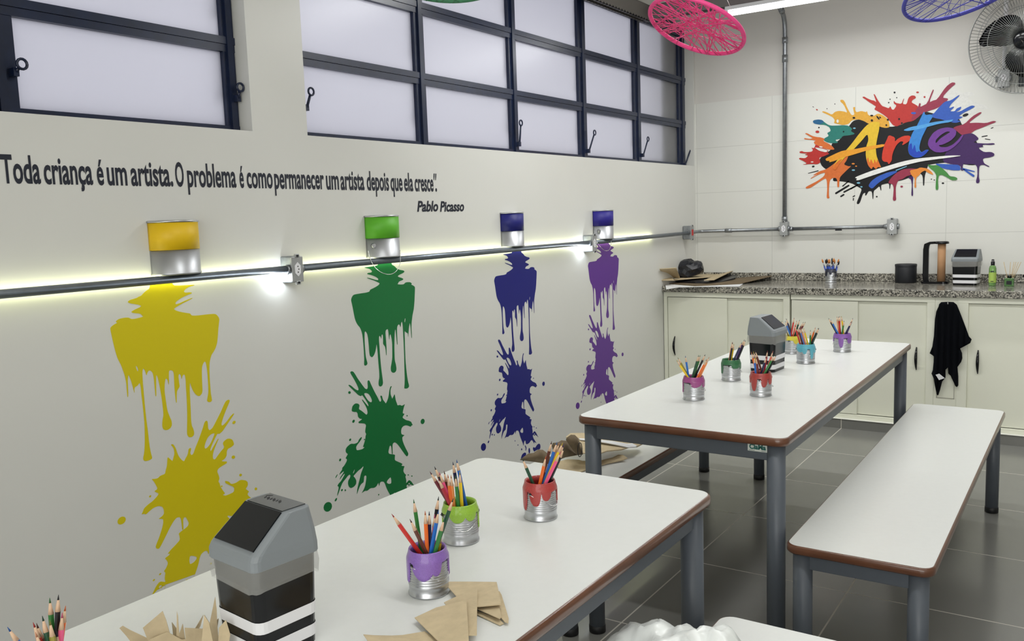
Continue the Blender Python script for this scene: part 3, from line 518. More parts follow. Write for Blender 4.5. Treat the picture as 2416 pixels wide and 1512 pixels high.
wall_tin(-1.553, .0885, 'half paint tin with a violet blue band beside an outlet box', 'dark violet blue', [(1402, 551, .04), (1408, 570, .06), (1416, 582, .085), (1427, 591, .1), (1436, 590, .1), (1441, 580, .09), (1442, 566, .08)])

# ================================================================== CABINETS AND COUNTER
YD = -.62
def cabinet(x0, x1, posts, doors, handles, label, top=.857):
    t = empty('sliding_cabinet', (x0, YD, .0642), 0, label, 'cabinet', 'cabinets under the granite counter')
    q = MB(); z0 = .0; H = top-.064
    q.box((0, .02, z0), (.018, .60, H)); q.box((x1-x0-.018, .02, z0), (x1-x0, .60, H)); q.box((0, .02, 0), (x1-x0, .60, .018)); q.box((0, .02, .35), (x1-x0, .6, .365)); q.box((0, .58, 0), (x1-x0, .6, H))
    q.obj('carcass', M_cab, t)
    q = MB(); q.box((0, 0, H-.034), (x1-x0, .02, H)); q.box((0, 0, 0), (x1-x0, .02, .026))
    for a, b in posts: q.box((a-x0, 0, .026), (b-x0, .02, H-.034))
    bevel(q.obj('face_frame', M_cab, t), .0015)
    for i, (a, b, dep) in enumerate(doors):
        d = bevel(MB().box((a-x0+(.0035 if dep < .01 else 0), dep+.003, .0295), (b-x0, dep+.013, H-.038)).obj('sliding_door', M_cab, t), .001)
        for hx, hz0, hz1 in [h for h in handles if a <= h[0] <= b]:
            P = []
            for k in range(9):
                u = k/8; P.append((hx-x0, dep-.004-.026*math.sin(PI*u), hz0-.064+(hz1-hz0)*u))
            w = [.0035+.0055*math.sin(PI*k/8) for k in range(9)]
            MB().tube(P, w, 8).obj('door_handle', M_black, d)
    return t
cabinet(0.004, .898, [(.004, .031), (.856, .898)], [(.031, .470, .001), (.458, .856, .018)], [(.088, .405, .54)], 'cream sliding door cabinet in the corner, one black handle on the left')
cabinet(.906, 1.768, [(1.724, 1.768)], [(.906, 1.325, .001), (1.312, 1.724, .018)], [(1.668, .405, .545)], 'cream sliding door cabinet in the middle, behind the far end of the table')
cabinet(1.892, 3.20, [(1.892, 1.947), (3.15, 3.20)], [(1.947, 2.57, .016), (2.55, 3.15, .001)], [(2.003, .405, .545)], 'cream sliding door cabinet on the right of the hanging black towel')
t = empty('filler_panel', (1.83, YD, .064), 0, 'narrow cream panel between two cabinets, behind the black towel', 'panel')
MB().box((-.0615, .002, 0), (.0615, .02, .793)).obj('board', M_cab, t)
q = MB(); q.box((-.045, -.002, .18), (-.042, .003, .60)); q.box((.05, -.002, .18), (.053, .003, .60)); q.box((-.045, -.002, .18), (.053, .003, .183)); q.obj('inset_outline', mat('cab_outline', (172, 170, 158), .5), t)  # thin darker cream strips marking a rectangle on the panel
t = empty('plinth', (0, -.64, 0), 0, None, None, None, 'structure'); t.name = 'trim_1'
MB().box((.002, -.006, 0), (3.2, .62, .0615)).obj('tile_skirting', M_floor, t)
bevel(MB().box((.002, -.014, .0615), (3.2, .62, .0640)).obj('white_ledge', mat('white_sill', (232, 232, 224), .4), t), .001)
t = empty('granite_counter', (0, 0, .857), 0, 'speckled grey granite counter along the back wall', 'counter')
bevel(MB().box((.003, -.64, .0005), (3.22, -.001, .043)).obj('worktop', M_gran, t), .003)
bevel(MB().box((.003, -.022, .0435), (3.22, -.001, .097)).obj('backsplash', M_gran, t), .002)
ZK = .9003

# black towel on the panel
def towel():
    t = empty('hanging_towel', hit(2238, 725, 1, -.635), 0, 'black towel hanging in points from a hook on the cabinet front', 'towel')
    o0 = t.location.copy()
    S = 5.815
    outl = [(445,160),(470,135),(560,130),(640,135),(675,170),(720,270),(780,430),(850,600),(878,640),(860,690),(720,770),(745,830),(750,900),(740,950),(690,1020),(695,1150),(697,1270),(685,1295),(665,1285),(620,1170),(575,1110),(565,1020),(520,1060),(520,1130),(520,1165),(475,1220),(450,1340),(425,1408),(412,1400),(385,1250),(375,1180),(345,1110),(360,1060),(370,960),(375,880),(320,832),(355,740),(375,600),(385,380),(410,260)]
    m = mat('black_towelling', (5, 7, 13), .95, spec=.15, bump=.3, bscale=600)
    P = [(2140+x/S, 690+y/S) for x, y in outl]
    from mathutils.geometry import delaunay_2d_cdt
    pts = [Vector(p) for p in P]; n = len(pts)
    def inside(x, y):
        c = False
        for i in range(n):
            a, b = P[i], P[i-1]
            if (a[1] > y) != (b[1] > y) and x < (b[0]-a[0])*(y-a[1])/(b[1]-a[1])+a[0]: c = not c
        return c
    y = min(p[1] for p in P)
    ys = [712+k*4 for k in range(56)]; xs = [2192+k*3 for k in range(34)]
    for yy in ys:
        for xx in xs:
            if inside(xx, yy): pts.append(Vector((xx+.3, yy+.2)))
    v, e, f, _, _, _ = delaunay_2d_cdt(pts, [], [list(range(n))], 1, 1e-4)
    vv = []
    for p in v:
        h = (p.y-712)/220; fold = .012*math.sin(p.x*.42+h*2.2)*min(1, h*2+.2)+.006*math.sin(p.x*.9+3*h)
        vv.append(hit(p.x, p.y, 1, -.648+fold)-o0)
    q = MB(); q.add(vv, [tuple(x) for x in f], True); b = q.obj('towel_cloth', m, t)
    so = b.modifiers.new('s', 'SOLIDIFY'); so.thickness = .008; so.offset = 0
    A = [hit(*p, 1, -.668)-o0 for p in ((2207.3, 884), (2216, 881.5), (2229, 892), (2215.5, 896.5))]
    q = MB(); q.add(A+[a+Vector((0, .0015, 0)) for a in A], [(0, 1, 2, 3), (7, 6, 5, 4), (0, 1, 5, 4), (1, 2, 6, 5), (2, 3, 7, 6), (3, 0, 4, 7)]); l = q.obj('care_label', M_paper, t)
    MB().tube([(0, .014, .02), (0, -.03, .02), (0, -.034, .034)], .003, 8).obj('hook', M_wire, t)
    return t
towel()

# ================================================================== TABLES AND BENCHES
def table(name, x0, x1, y0, y1, h, label, cat, ap=.051, group=None):
    t = empty(name, ((x0+x1)/2, (y0+y1)/2, 0), 0, label, cat, group); w, l = x1-x0, y1-y0
    R_ = .035
    q = MB(); rs = []
    for ins, z in ((.004, h-.026), (0, h-.021), (0, h-.006), (.0025, h-.0015), (.006, h-.0004)):
        rs.append([(a, b, z) for a, b in rrect(-w/2+ins, -l/2+ins, w/2-ins, l/2-ins, R_-ins*.5, 6)])
    q.rings(rs); q.obj('edge_band', M_edge, t)
    MB().prism(rrect(-w/2+.0055, -l/2+.0055, w/2-.0055, l/2-.0055, R_-.003, 6), XY, h-.001, h).obj('laminate_top', M_top, t)
    i = .042; r = .027
    a = MB(); z0, z1 = h-.026-ap, h-.0265; s = .014
    for sy in (-1, 1): a.box((-w/2+i, sy*(l/2-i)-s, z0), (w/2-i, sy*(l/2-i)+s, z1))
    for sx in (-1, 1): a.box((sx*(w/2-i)-s, -l/2+i, z0), (sx*(w/2-i)+s, l/2-i, z1))
    bevel(a.obj('apron', M_frame, t), .003)
    for sx in (-1, 1):
        for sy in (-1, 1):
            c = (sx*(w/2-i), sy*(l/2-i), 0)
            lg = MB().lathe([(r, .026), (r, h-.0265)], 24, c).obj('leg', M_frame, t)
            MB().lathe([(r-.002, 0), (r+.0015, .002), (r+.0015, .024), (r-.001, .0265)], 24, c).obj('foot_cap', M_rub, lg)
    return t
TB = table('work_table', 1.153, 1.850, -3.902, -1.885, .757, 'long white topped table in the middle, with six pencil tins and a bin', 'table')
TA = table('work_table', 1.161, 1.843, -6.46, -4.443, .757, 'white topped table in the foreground covered with kraft paper scraps', 'table')
table('bench', 1.862, 2.250, -3.965, -1.90, .47, 'low white bench along the right side of the middle table', 'bench', .048)
table('bench', .776, 1.166, -3.965, -1.89, .47, 'low white bench between the middle table and the decorated wall', 'bench', .048)
table('bench', 1.866, 2.254, -6.48, -4.462, .47, 'low white bench at the bottom edge holding a white plastic bag', 'bench', .048)
# maker plate
t = empty('maker_plate', (1.757, -3.8755, .717), 0, 'small white maker plate with green lettering on the table apron', 'plate')
t.location.y = -3.902+.042-.014-.0012
MB().box((-.029, -.001, -.0125), (.029, .001, .0125)).obj('plate_board', mat('label_white', (206, 212, 204), .5), t)
vs, fs = text_mesh('CiaMa', None, None, '', size=.020, x0=-.024, x1=.026, z=-.0055, bold=.0009)
MB().add([(u, -.0016, v) for u, v in vs], fs).obj('plate_lettering', mat('label_green', (16, 92, 84), .5), t)
q = MB(); q.box((-.026, -.0014, -.0105), (-.008, -.001, -.009)); q.box((.012, -.0014, -.0105), (.026, -.001, -.009)); q.obj('plate_small_print', mat('label_grey', (120, 130, 126), .5), t)

# ================================================================== TINS OF PENCILS
PC = {'red': (196, 44, 40), 'orange': (232, 110, 40), 'yellow': (232, 196, 40), 'green': (48, 122, 58), 'dark green': (22, 74, 52), 'blue': (36, 104, 190), 'navy': (26, 30, 74), 'black': (20, 22, 30), 'brown': (96, 48, 34), 'maroon': (104, 26, 40), 'pink': (236, 92, 140), 'peach': (238, 160, 120), 'light orange': (240, 150, 84), 'violet': (84, 48, 120), 'crimson': (170, 34, 54), 'coral': (226, 100, 84), 'olive': (150, 140, 60), 'slate blue': (88, 112, 176)}
ZT_ = .7572
LEADC = {k: (lambda c: tuple(int(x*.75) for x in c))(v) for k, v in PC.items()}
def pencil(tip, bot, col, label, group):
    tip, bot = Vector(tip), Vector(bot); d = tip-bot; L_ = d.length
    t = empty('coloured_pencil', bot, 0, label, 'pencil', group); t.rotation_mode = 'QUATERNION'; t.rotation_quaternion = d.to_track_quat('Z', 'Y')
    key = round(L_, 4)
    MB().rings([[(.0039*math.cos(PI*k/3), .0039*math.sin(PI*k/3), z) for k in range(6)] for z in (0, L_-.023)], smooth=False).obj('barrel', mat('pencil_'+col.replace(' ', '_'), PC[col], .28, coat=.4), t)
    MB().rings([[(r_*math.cos(PI*k/4), r_*math.sin(PI*k/4), z) for k in range(8)] for r_, z in ((.0037, L_-.0232), (.0014, L_-.0072))]).obj('wood_tip', M_wood, t)
    MB().rings([[(r_*math.cos(PI*k/4), r_*math.sin(PI*k/4), z) for k in range(8)] for r_, z in ((.0014, L_-.0073), (.0003, L_))]).obj('lead', mat('lead_'+col.replace(' ', '_'), LEADC[col], .4), t)
    return t
def paint_tin(base, h, R_, col, rgb, drips, label, handle_az, group='glitter painted tins holding pencils'):
    """drips: list of (azimuth deg seen from camera: 0 = towards camera, + = right, half width deg, bottom height fraction)"""
    bx, by, bz = base
    t = empty('pencil_tin', base, 0, label, 'tin', group)
    va = math.atan2(CAM.y-by, CAM.x-bx)
    prof = [(R_-.001, 0), (R_+.0008, .0012), (R_+.0008, .0035), (R_-.0008, .005), (R_-.0008, .016)]
    z = .021
    while z < h*.72: prof += [(R_+.0004, z), (R_-.0002, z+.0010), (R_-.0016, z+.0023), (R_-.0002, z+.0036)]; z += .0046
    prof += [(R_-.0008, h*.74), (R_-.0012, h*.79), (R_-.0048, h*.90), (R_-.0048, h-.001), (R_-.0058, h-.001), (R_-.0058, h*.88), (R_-.0024, h*.78), (R_-.0024, .003), (.0001, .003)]
    MB().lathe(prof, 48, cap=False).obj('tin_body', M_tin, t)
    n = 144; rows = 14; rs = []
    def low(a):   # a: azimuth degrees relative to camera
        v = .78
        for c, w, f in drips:
            d = (a-c+180) % 360-180
            if abs(d) < w:
                k = max(0, 1-(abs(d)/w)**2.6); v = min(v, .78-(.78-f)*(k**.5))
        return v
    for i in range(rows+1):
        ring = []
        for j in range(n):
            th = 2*PI*j/n; a = math.degrees(th-va)       # + is to the right seen from the camera
            lo = low(a+180*0)*h+.0008*math.sin(7*th); zz = h*1.0-(h*1.0-lo)*i/rows
            f_ = (zz-h*.80)/(h*.20); rr = R_+(.0020 if i < rows else -.0004)
            if f_ > 0: rr -= .0042*(f_*f_*(3-2*f_))
            ring.append((rr*math.cos(th), rr*math.sin(th), zz))
        rs.append(ring)
    inner = [[((R_-k1)*math.cos(2*PI*j/n), (R_-k1)*math.sin(2*PI*j/n), z_) for j in range(n)] for k1, z_ in ((.0040, h*.74), (.0074, h*.89), (.0072, h-.003), (.0050, h+.0012), (.0030, h+.0018))]
    q = MB(); q.rings(inner+rs, cap=False); q.obj('glitter_paint', glitter('glitter_'+col.replace(' ', '_'), rgb), t)
    ha = va+math.radians(handle_az)
    e1 = Vector((math.cos(ha)*(R_+.001), math.sin(ha)*(R_+.001), h*.74)); e2 = Vector((math.cos(ha+PI)*(R_+.001), math.sin(ha+PI)*(R_+.001), h*.74))
    for e in (e1, e2):
        dn = Vector((e.x, e.y, 0)).normalized(); MB().tube([e, e+dn*.0022], [.0036, .003], 12).obj('handle_ear', M_blackm, t)
    side = Vector((-math.sin(ha), math.cos(ha), 0)); cdir = Vector((math.cos(va), math.sin(va), 0))
    if side.dot(cdir) < 0: side = -side
    P = []
    for k in range(17):
        u = k/16; an = PI*u; P.append(e1.lerp(e2, u)*1.0+side*math.sin(an)*(R_*1.12)+Vector((0, 0, -math.sin(an)*h*.34))+Vector((e1.x, e1.y, 0)).normalized()*.004*math.cos(an))
    MB().tube(P, .0009, 6).obj('wire_handle', M_wire, t)
    return t
def fill(base, h, R_, plist, where, group):
    bx, by, bz = base; v = Vector((CAM.x-bx, CAM.y-by, 0)).normalized()
    for i, (tx, ty, ex, ey, col, desc, off) in enumerate(plist):
        # plane facing the camera through the tin axis, pushed by off towards the camera
        o0 = Vector((bx, by, bz))+v*off
        def on(x, y):
            d = ray(x, y); return CAM+d*((o0-CAM).dot(v)/d.dot(v))
        T = on(tx, ty); E = on(ex, ey); d = (T-E).normalized()
        if d.z < .3: d.z = .3; d.normalize()
        B = T-d*((T.z-(bz+.0045))/d.z)
        rel = Vector((B.x-bx, B.y-by, 0)); mx = R_-.0085
        if rel.length > mx: rel = rel.normalized()*mx; B = Vector((bx+rel.x, by+rel.y, B.z))
        # keep the pencil inside the mouth of the tin
        k = (bz+h-B.z)/(T.z-B.z); Mth = B.lerp(T, k); rm = Vector((Mth.x-bx, Mth.y-by, 0)); mm = R_-.0112
        if rm.length > mm:
            f_ = rm-rm.normalized()*mm; T = T-Vector((f_.x, f_.y, 0))*(1/max(k, .3))*.9
            Mth = B.lerp(T, k); rm = Vector((Mth.x-bx, Mth.y-by, 0))
            if rm.length > mm: f_ = rm-rm.normalized()*mm; B = B-Vector((f_.x, f_.y, 0))
        pencil(T, B, col, '%s pencil %s in the %s' % (col, desc, where), group)
def tbase(px, py, z=ZT_):
    P = hit(px, py, 2, z); return (P.x, P.y, z)
H_, RR = .0815, .0363
b = tbase(1013, 1395); paint_tin(b, .081, RR, 'lavender', (138, 98, 186), [(-78, 16, .28), (-15, 34, .42), (22, 16, .50), (82, 9, .38), (150, 20, .4)], 'tin with lavender glitter drips and wire handle beside the kraft paper pieces', -48)
w_ = 'tin with lavender drips'
fill(b, .081, RR, [(923.8,1212,978.6,1284,'red','leaning far left',.0),(975.7,1177.6,991.7,1284,'green','standing at the back left',-.016),(966.7,1224,1002,1284,'brown','leaning left',.012),(1003,1205,1007,1284,'orange','upright',.008),(1012.6,1206,1014,1284,'navy','upright beside the orange one',.0),(1035,1171,1019,1284,'black','tall and leaning slightly right',-.016),(1026,1213,1022,1280,'pink','in the middle',-.008),(1035,1203,1020,1284,'blue','leaning right',.012),(1070,1175,1033,1280,'dark green','leaning far right',-.004),(1048.8,1222,1032,1282,'green','leaning right at the front',.016),(1046,1250,1042,1276,'yellow','low at the right',-.014)], w_, 'pencils in the lavender tin')
b = tbase(1089, 1274); paint_tin(b, .081, .0366, 'lime', (150, 196, 44), [(-88, 8, .30), (-10, 26, .60), (35, 20, .62), (84, 10, .32), (160, 20, .4)], 'tin with lime green glitter paint behind the lavender tin', -80)
w_ = 'tin with lime green paint'
fill(b, .081, .0366, [(1014,1112,1052,1175,'maroon','leaning far left',.0),(1021,1100,1055,1175,'black','leaning left at the back',-.014),(1033,1127,1057,1180,'crimson','leaning left at the front',.014),(1035.7,1113,1058,1172,'pink','leaning left in the middle',.004),(1047.6,1110.5,1060,1170,'brown','behind the orange one',-.012),(1056.4,1119,1064,1181,'orange','near the centre',.012),(1063.8,1120,1070,1182,'light orange','beside the orange one',.010),(1068.3,1089,1081,1168,'navy','tall at the back',-.016),(1077,1084,1097,1180,'blue','tallest, on the right',-.010),(1074.3,1121,1080,1182,'green','upright',.014),(1084.5,1112,1089,1182,'yellow','upright at the right',.010)], w_, 'pencils in the lime tin')
b = tbase(1276, 1219); paint_tin(b, .083, .0363, 'red', (176, 44, 40), [(-68, 17, .24), (-18, 21, .42), (22, 17, .55), (88, 7, .35), (170, 25, .4)], 'tin with red glitter drips alone at the far end of the front table', -34)
w_ = 'red tin on the front table'
fill(b, .083, .0363, [(1232,1081,1253.4,1131,'dark green','leaning left alone',.006),(1302,1040.5,1283,1114,'brown','leaning right at the back',-.016),(1288.4,1075.5,1275.4,1132.6,'orange','near the centre',.016),(1314.7,1042,1289,1120,'blue','leaning right',.0),(1320,1044,1292,1120,'peach','behind the blue one',-.012),(1328,1044,1295,1120,'yellow','leaning right',.004),(1331,1048,1301,1124,'violet','leaning far right',-.008),(1323.3,1065.6,1286.8,1131,'pink','at the front',.018),(1331.7,1056,1299.8,1127,'black','leaning right behind the pink one',.006),(1295,1091,1284,1128,'maroon','low in the middle',-.014)], w_, 'pencils in the red tin on the front table')
b = tbase(1637, 941); paint_tin(b, .081, .0373, 'magenta', (156, 60, 130), [(-84, 12, .28), (12, 34, .58), (70, 18, .55), (170, 25, .4)], 'tin with magenta glitter paint at the near left of the middle table', -20)
w_ = 'tin with magenta paint'
fill(b, .081, .0373, [(1595.8,849,1620.6,886,'yellow','leaning far left',.006),(1598.7,843,1619.6,880,'olive','behind the yellow one',-.012),(1617,838.8,1624,886,'blue','leaning slightly left',.0),(1648.8,837,1634.5,886,'dark green','leaning right',.006),(1652.4,837,1638,886,'green','behind the dark green one',-.012),(1664.3,835.6,1640.5,886,'black','tallest, leaning right',-.002),(1668.3,847,1646.4,886,'orange','leaning right at the front',.014),(1673.6,841.6,1652.4,886,'light orange','leaning far right',.002)], w_, 'pencils in the magenta tin')
b = tbase(1725, 896); paint_tin(b, .081, .0366, 'emerald', (26, 106, 58), [(-72, 14, .30), (30, 28, .60), (75, 16, .55), (170, 25, .4)], 'tin with dark green glitter paint on the middle table', -12)
w_ = 'tin with dark green paint'
fill(b, .081, .0366, [(1729,807.4,1723,844,'black','upright on the left',.008),(1732,810.4,1726,844,'yellow','beside the black one',-.002),(1728,806,1722,842,'peach','behind the black one',-.014),(1750.7,807,1734.8,842,'navy','leaning right',.008),(1756.7,800.5,1739.8,842,'violet','leaning right, taller',-.006),(1760.7,802,1743.8,842,'black','leaning far right',.002)], w_, 'pencils in the green tin')
b = tbase(1795, 932); paint_tin(b, .082, .0378, 'dark red', (166, 44, 36), [(-72, 8, .55), (-38, 18, .24), (18, 18, .42), (58, 16, .52), (170, 25, .4)], 'tin with red glitter drips in front of the bin on the middle table', -5)
w_ = 'red tin on the middle table'
fill(b, .082, .0378, [(1772.6,830,1784,875,'orange','leaning left',.0),(1777.6,829,1788.5,877,'yellow','beside the orange one',-.010),(1781.5,827,1797.4,875,'brown','leaning left, thick',.010),(1779.5,841,1782.5,875,'blue','at the left front',.016),(1783.5,843,1789,875,'maroon','short at the front',.018),(1811,827,1804,871,'crimson','leaning slightly right',-.010),(1809,841,1797.4,875,'navy','crossing to the left',.010),(1824,828,1810,871,'coral','leaning right',-.012),(1827,837,1807,875,'green','leaning right at the front',.014),(1832,837,1812,875,'black','leaning far right',.004)], w_, 'pencils in the red tin on the middle table')
b = tbase(1868, 833); paint_tin(b, .080, .0366, 'yellow', (222, 208, 60), [(-66, 12, .26), (45, 34, .56), (170, 25, .4)], 'tin with yellow glitter paint half hidden behind the bin', -20)
w_ = 'tin with yellow paint'
fill(b, .080, .0366, [(1843,757,1859,789.5,'olive','leaning far left',-.006),(1852,757,1864,789,'blue','leaning left',.008),(1854.5,751,1867,787,'navy','behind the blue one',-.008),(1873.9,749,1867,789,'red','upright',.008),(1880,756,1872,789,'coral','beside the red one',.0),(1886.8,754,1876,789,'dark green','leaning right',-.006),(1896,759,1880,789,'brown','leaning right',.006),(1900.8,758.7,1883,789,'maroon','leaning far right',-.004)], w_, 'pencils in the yellow tin')
b = tbase(1901, 856); paint_tin(b, .082, .0378, 'sky blue', (86, 176, 196), [(-40, 30, .62), (-8, 16, .52), (40, 13, .24), (75, 18, .55), (170, 25, .4)], 'tin with sky blue paint and small black handle ears', -88)
w_ = 'tin with sky blue paint'
fill(b, .082, .0378, [(1874.9,767,1887,808,'red','leaning far left',.006),(1881.9,771,1892,808,'brown','leaning left',-.006),(1885.8,773,1896,808,'slate blue','leaning left at the front',.012),(1889.8,773,1900,808,'peach','leaning left',.002),(1895.8,773,1905.7,808,'yellow','leaning left in the middle',.010),(1912.3,778,1911.7,808,'green','upright',.012),(1924,772,1914,803,'orange','leaning right',-.010),(1931.5,773,1915.7,808,'black','leaning far right',.002),(1934.5,774,1919,808,'dark green','beside the black one',-.006)], w_, 'pencils in the sky blue tin')
b = tbase(1987, 829); paint_tin(b, .083, .0385, 'lilac', (134, 82, 170), [(-80, 12, .55), (-8, 17, .26), (55, 24, .48), (170, 25, .4)], 'tin with lilac glossy paint nearest the far end of the middle table', 30)
w_ = 'tin with lilac paint'
fill(b, .083, .0385, [(1954.4,750,1973,784,'black','leaning far left',-.004),(1959.4,753,1976,785,'blue','leaning left',.010),(1974.3,746,1979,785,'peach','upright on the left',-.008),(1981.2,745,1981,785,'red','upright',.008),(1978,746,1983,785,'brown','behind the red one',-.014),(1985.2,745,1990,785,'yellow','in the middle',.0),(1991.6,756,1987,785,'green','short at the front',.012),(2010,758,1996,785,'navy','leaning right',.010),(2012.6,750,1999,783,'violet','leaning far right',-.006)], w_, 'pencils in the lilac tin')
# corner tin, mostly below the frame
b = (1.412, -5.80, ZT_)
bp = prj((b[0], b[1], ZT_+.08))
paint_tin(b, .081, RR, 'orange', (220, 120, 40), [(-30, 20, .4), (30, 20, .5)], 'tin of pencils at the bottom left corner of the front table', -50)
w_ = 'tin at the bottom left corner'
fill(b, .081, RR, [(17.4,1479,46+30,1545,'blue','leaning far left',.0),(78,1468,112,1545,'red','leaning left',.008),(86,1470,116,1545,'brown','beside the red one',-.004),(83.4,1491,108,1550,'peach','low at the front left',.018),(99.7,1452.7,124,1545,'dark green','left of the middle',.010),(117.8,1409.8,127,1530,'green','tall in the middle',-.014),(143.7,1400.6,136,1530,'black','tallest',-.012),(121.7,1462,142,1545,'olive','in the middle front',.014),(184.7,1437.7,166,1530,'pink','leaning right',.004),(212,1411,172,1535,'orange','leaning far right',-.010),(193.6,1479.4,186,1540,'navy','low at the right',.010)], w_, 'pencils in the bottom left tin')

# tin of brushes on the counter
P = hit(1965, 664, 2, ZK); b = (P.x, min(P.y, -.09), ZK); b = (1.045, -.155, ZK)
paint_tin(b, .092, .0375, 'midnight', (18, 24, 52), [(-60, 20, .45), (-5, 14, .6), (60, 18, .4), (170, 25, .4)], 'tin with midnight blue paint holding brushes on the granite counter', 60, group='painted tins')
for k in range(16):
    a = 2*PI*k/16+.3; rr = .008+.024*((k*5) % 7)/7; L_ = .118+.02*((k*3) % 5)/5
    bot = Vector((b[0]+rr*math.cos(a)*.5, b[1]+rr*math.sin(a)*.5, ZK+.006)); d = Vector((math.cos(a)*rr*1.6, math.sin(a)*rr*.8, .13)).normalized()
    t = empty('paint_brush', bot, 0, 'thin blue handled brush standing bristles up in the tin on the counter', 'brush', 'brushes in the counter tin'); t.rotation_mode = 'QUATERNION'; t.rotation_quaternion = d.to_track_quat('Z', 'Y')
    MB().tube([(0, 0, 0), (0, 0, L_*.82)], [.002, .0048], 8).obj('brush_handle', mat('brush_blue', (28, 70, 170), .3), t)
    MB().tube([(0, 0, L_*.82), (0, 0, L_*1.0)], [.003, .0034], 8).obj('ferrule', M_tin, t)
    MB().tube([(0, 0, L_), (0, 0, L_+.014), (0, 0, L_+.028)], [.0036, .0062, .0022], 8).obj('bristles', mat('bristle_orange', (200, 128, 60), .7) if k % 3 else M_blackm, t)

# ================================================================== SWING LID BINS
def bin_(base, rz, w, d, H, label, toppanel=False, hb=.150):
    t = empty('waste_bin', base, rz, label, 'bin', 'small striped swing lid bins')
    wb_, db_ = w*.86, d*.86; wt, dt = w*.94, d*.94
    def sec(k, grow=0): a = (wb_+(wt-wb_)*k)/2+grow; c = (db_+(dt-db_)*k)/2+grow; return a, c
    def loop(k, z, grow=0, r=.016):
        a, c = sec(k, grow); return [(x, y, z) for x, y in rrect(-a, -c, a, c, r, 4)]
    body = MB(); body.rings([loop(0, .0), loop(.02, .003), loop(1, hb)], smooth=False); bb = body.obj('bin_body', M_black, t)
    for z0, z1 in ((.012, .031), (.048, .067)):
        MB().rings([loop(z0/hb, z0, .0008), loop(z1/hb, z1, .0008)], cap=False, smooth=False).obj('white_stripe', M_white, bb)
    # lid: profile in y (front = -y slopes down)
    a, c = w/2, d/2; hl = H-hb
    lid = MB()
    low_ = [(x, y) for x, y in rrect(-a, -c, a, c, .014, 4)]
    prof = lambda y: 0
    secs = []
    for z, y0, y1, ax in ((-.002, -c, c, a), (.014, -c, c, a*.995), (.022, -c*.93, c*.985, a*.985)):
        secs.append([(x, y, hb+z) for x, y in rrect(-ax, y0, ax, y1, .014, 4)])
    # sloped shoulders up to the flat top
    nst = 5
    for k in range(1, nst+1):
        u = k/nst; z = .022+(hl-.022)*u; ax = a*(.985-.10*u)
        yf = -c*.93+(c*1.02)*u; yb = c*(.985-.12*u)
        secs.append([(x, y, hb+z) for x, y in rrect(-ax, yf, ax, yb, .012, 4)])
    lid.rings(secs, smooth=False); lo = lid.obj('bin_lid', M_greyp, t); bevel(lo, .0022, 2, 28)
    # flap on the slope
    n0 = Vector((0, -c*.93, hb+.022)); n1 = Vector((0, -c*.93+c*1.02, H)); dv = (n1-n0); nrm = Vector((0, -dv.z, dv.y)).normalized()
    q = MB(); A = []
    for u, ax in ((.10, a*.80), (.985, a*.74)):
        p = n0+dv*u
        A.append([p+Vector((-ax, 0, 0)), p+Vector((ax, 0, 0))])
    f0 = [A[0][0], A[0][1], A[1][1], A[1][0]]
    q.add([x+nrm*.0022 for x in f0]+[x-nrm*.004 for x in f0], [(0, 1, 2, 3), (7, 6, 5, 4), (0, 1, 5, 4), (1, 2, 6, 5), (2, 3, 7, 6), (3, 0, 4, 7)])
    fl = q.obj('swing_flap', M_black, t)
    if toppanel:
        ty0, ty1 = -c*.93+c*1.02+.001, c*.80
        tp = MB().box((-a*.72, ty0, H-.002), (a*.72, ty1, H+.0016)).obj('flap_top', mat('smoky_black', (58, 60, 60), .25, coat=.4), t)
        q = MB(); random.seed(3)
        for k in range(9): q.prism(ell(-.034+k*.0052, (ty0+ty1)/2+.004+.002*math.sin(k*2.1), .0016, .0042, .5), XY, H+.0016, H+.0019)
        q.prism(ell(-.036, (ty0+ty1)/2+.013, .006, .0014, .6), XY, H+.0016, H+.0019)
        q.obj('brand_script', M_rub, tp)
    # plastic liner folded over the rim
    m = MATS.get('bin_liner') or mat('bin_liner', (196, 196, 192), .3, alpha=.33, bump=1.0, bscale=45, spec=.6)
    rs = []
    random.seed(int(w*1e4)+5)
    nl = len(loop(1, hb)); off = [random.uniform(-.004, .004) for _ in range(nl)]; of2 = [random.uniform(-.0015, .0018) for _ in range(nl)]
    for z, g in ((hb-.001, .0035), (hb-.016, .0055), (hb-.034, .0045)):
        l_ = loop(z/hb, z, g)
        rs.append([(x*(1+of2[i]*6*(z < hb-.01)), y*(1+of2[-i]*6*(z < hb-.01)), zz+(off[i] if z < hb-.02 else 0)) for i, (x, y, zz) in enumerate(l_)])
    MB().rings(rs, cap=False).obj('plastic_liner', m, t)
    return t
bin_((1.5015, -5.486, ZT_), math.radians(-6), .130, .124, .222, 'striped black bin with grey lid in the foreground, nearest the camera', True)
bin_((1.452, -2.822, ZT_), math.radians(86), .148, .120, .222, 'striped black bin with grey lid standing on the middle table')
bin_((1.885, -.205, ZK), math.radians(-6), .158, .125, .222, 'striped black bin with grey lid on the granite counter')

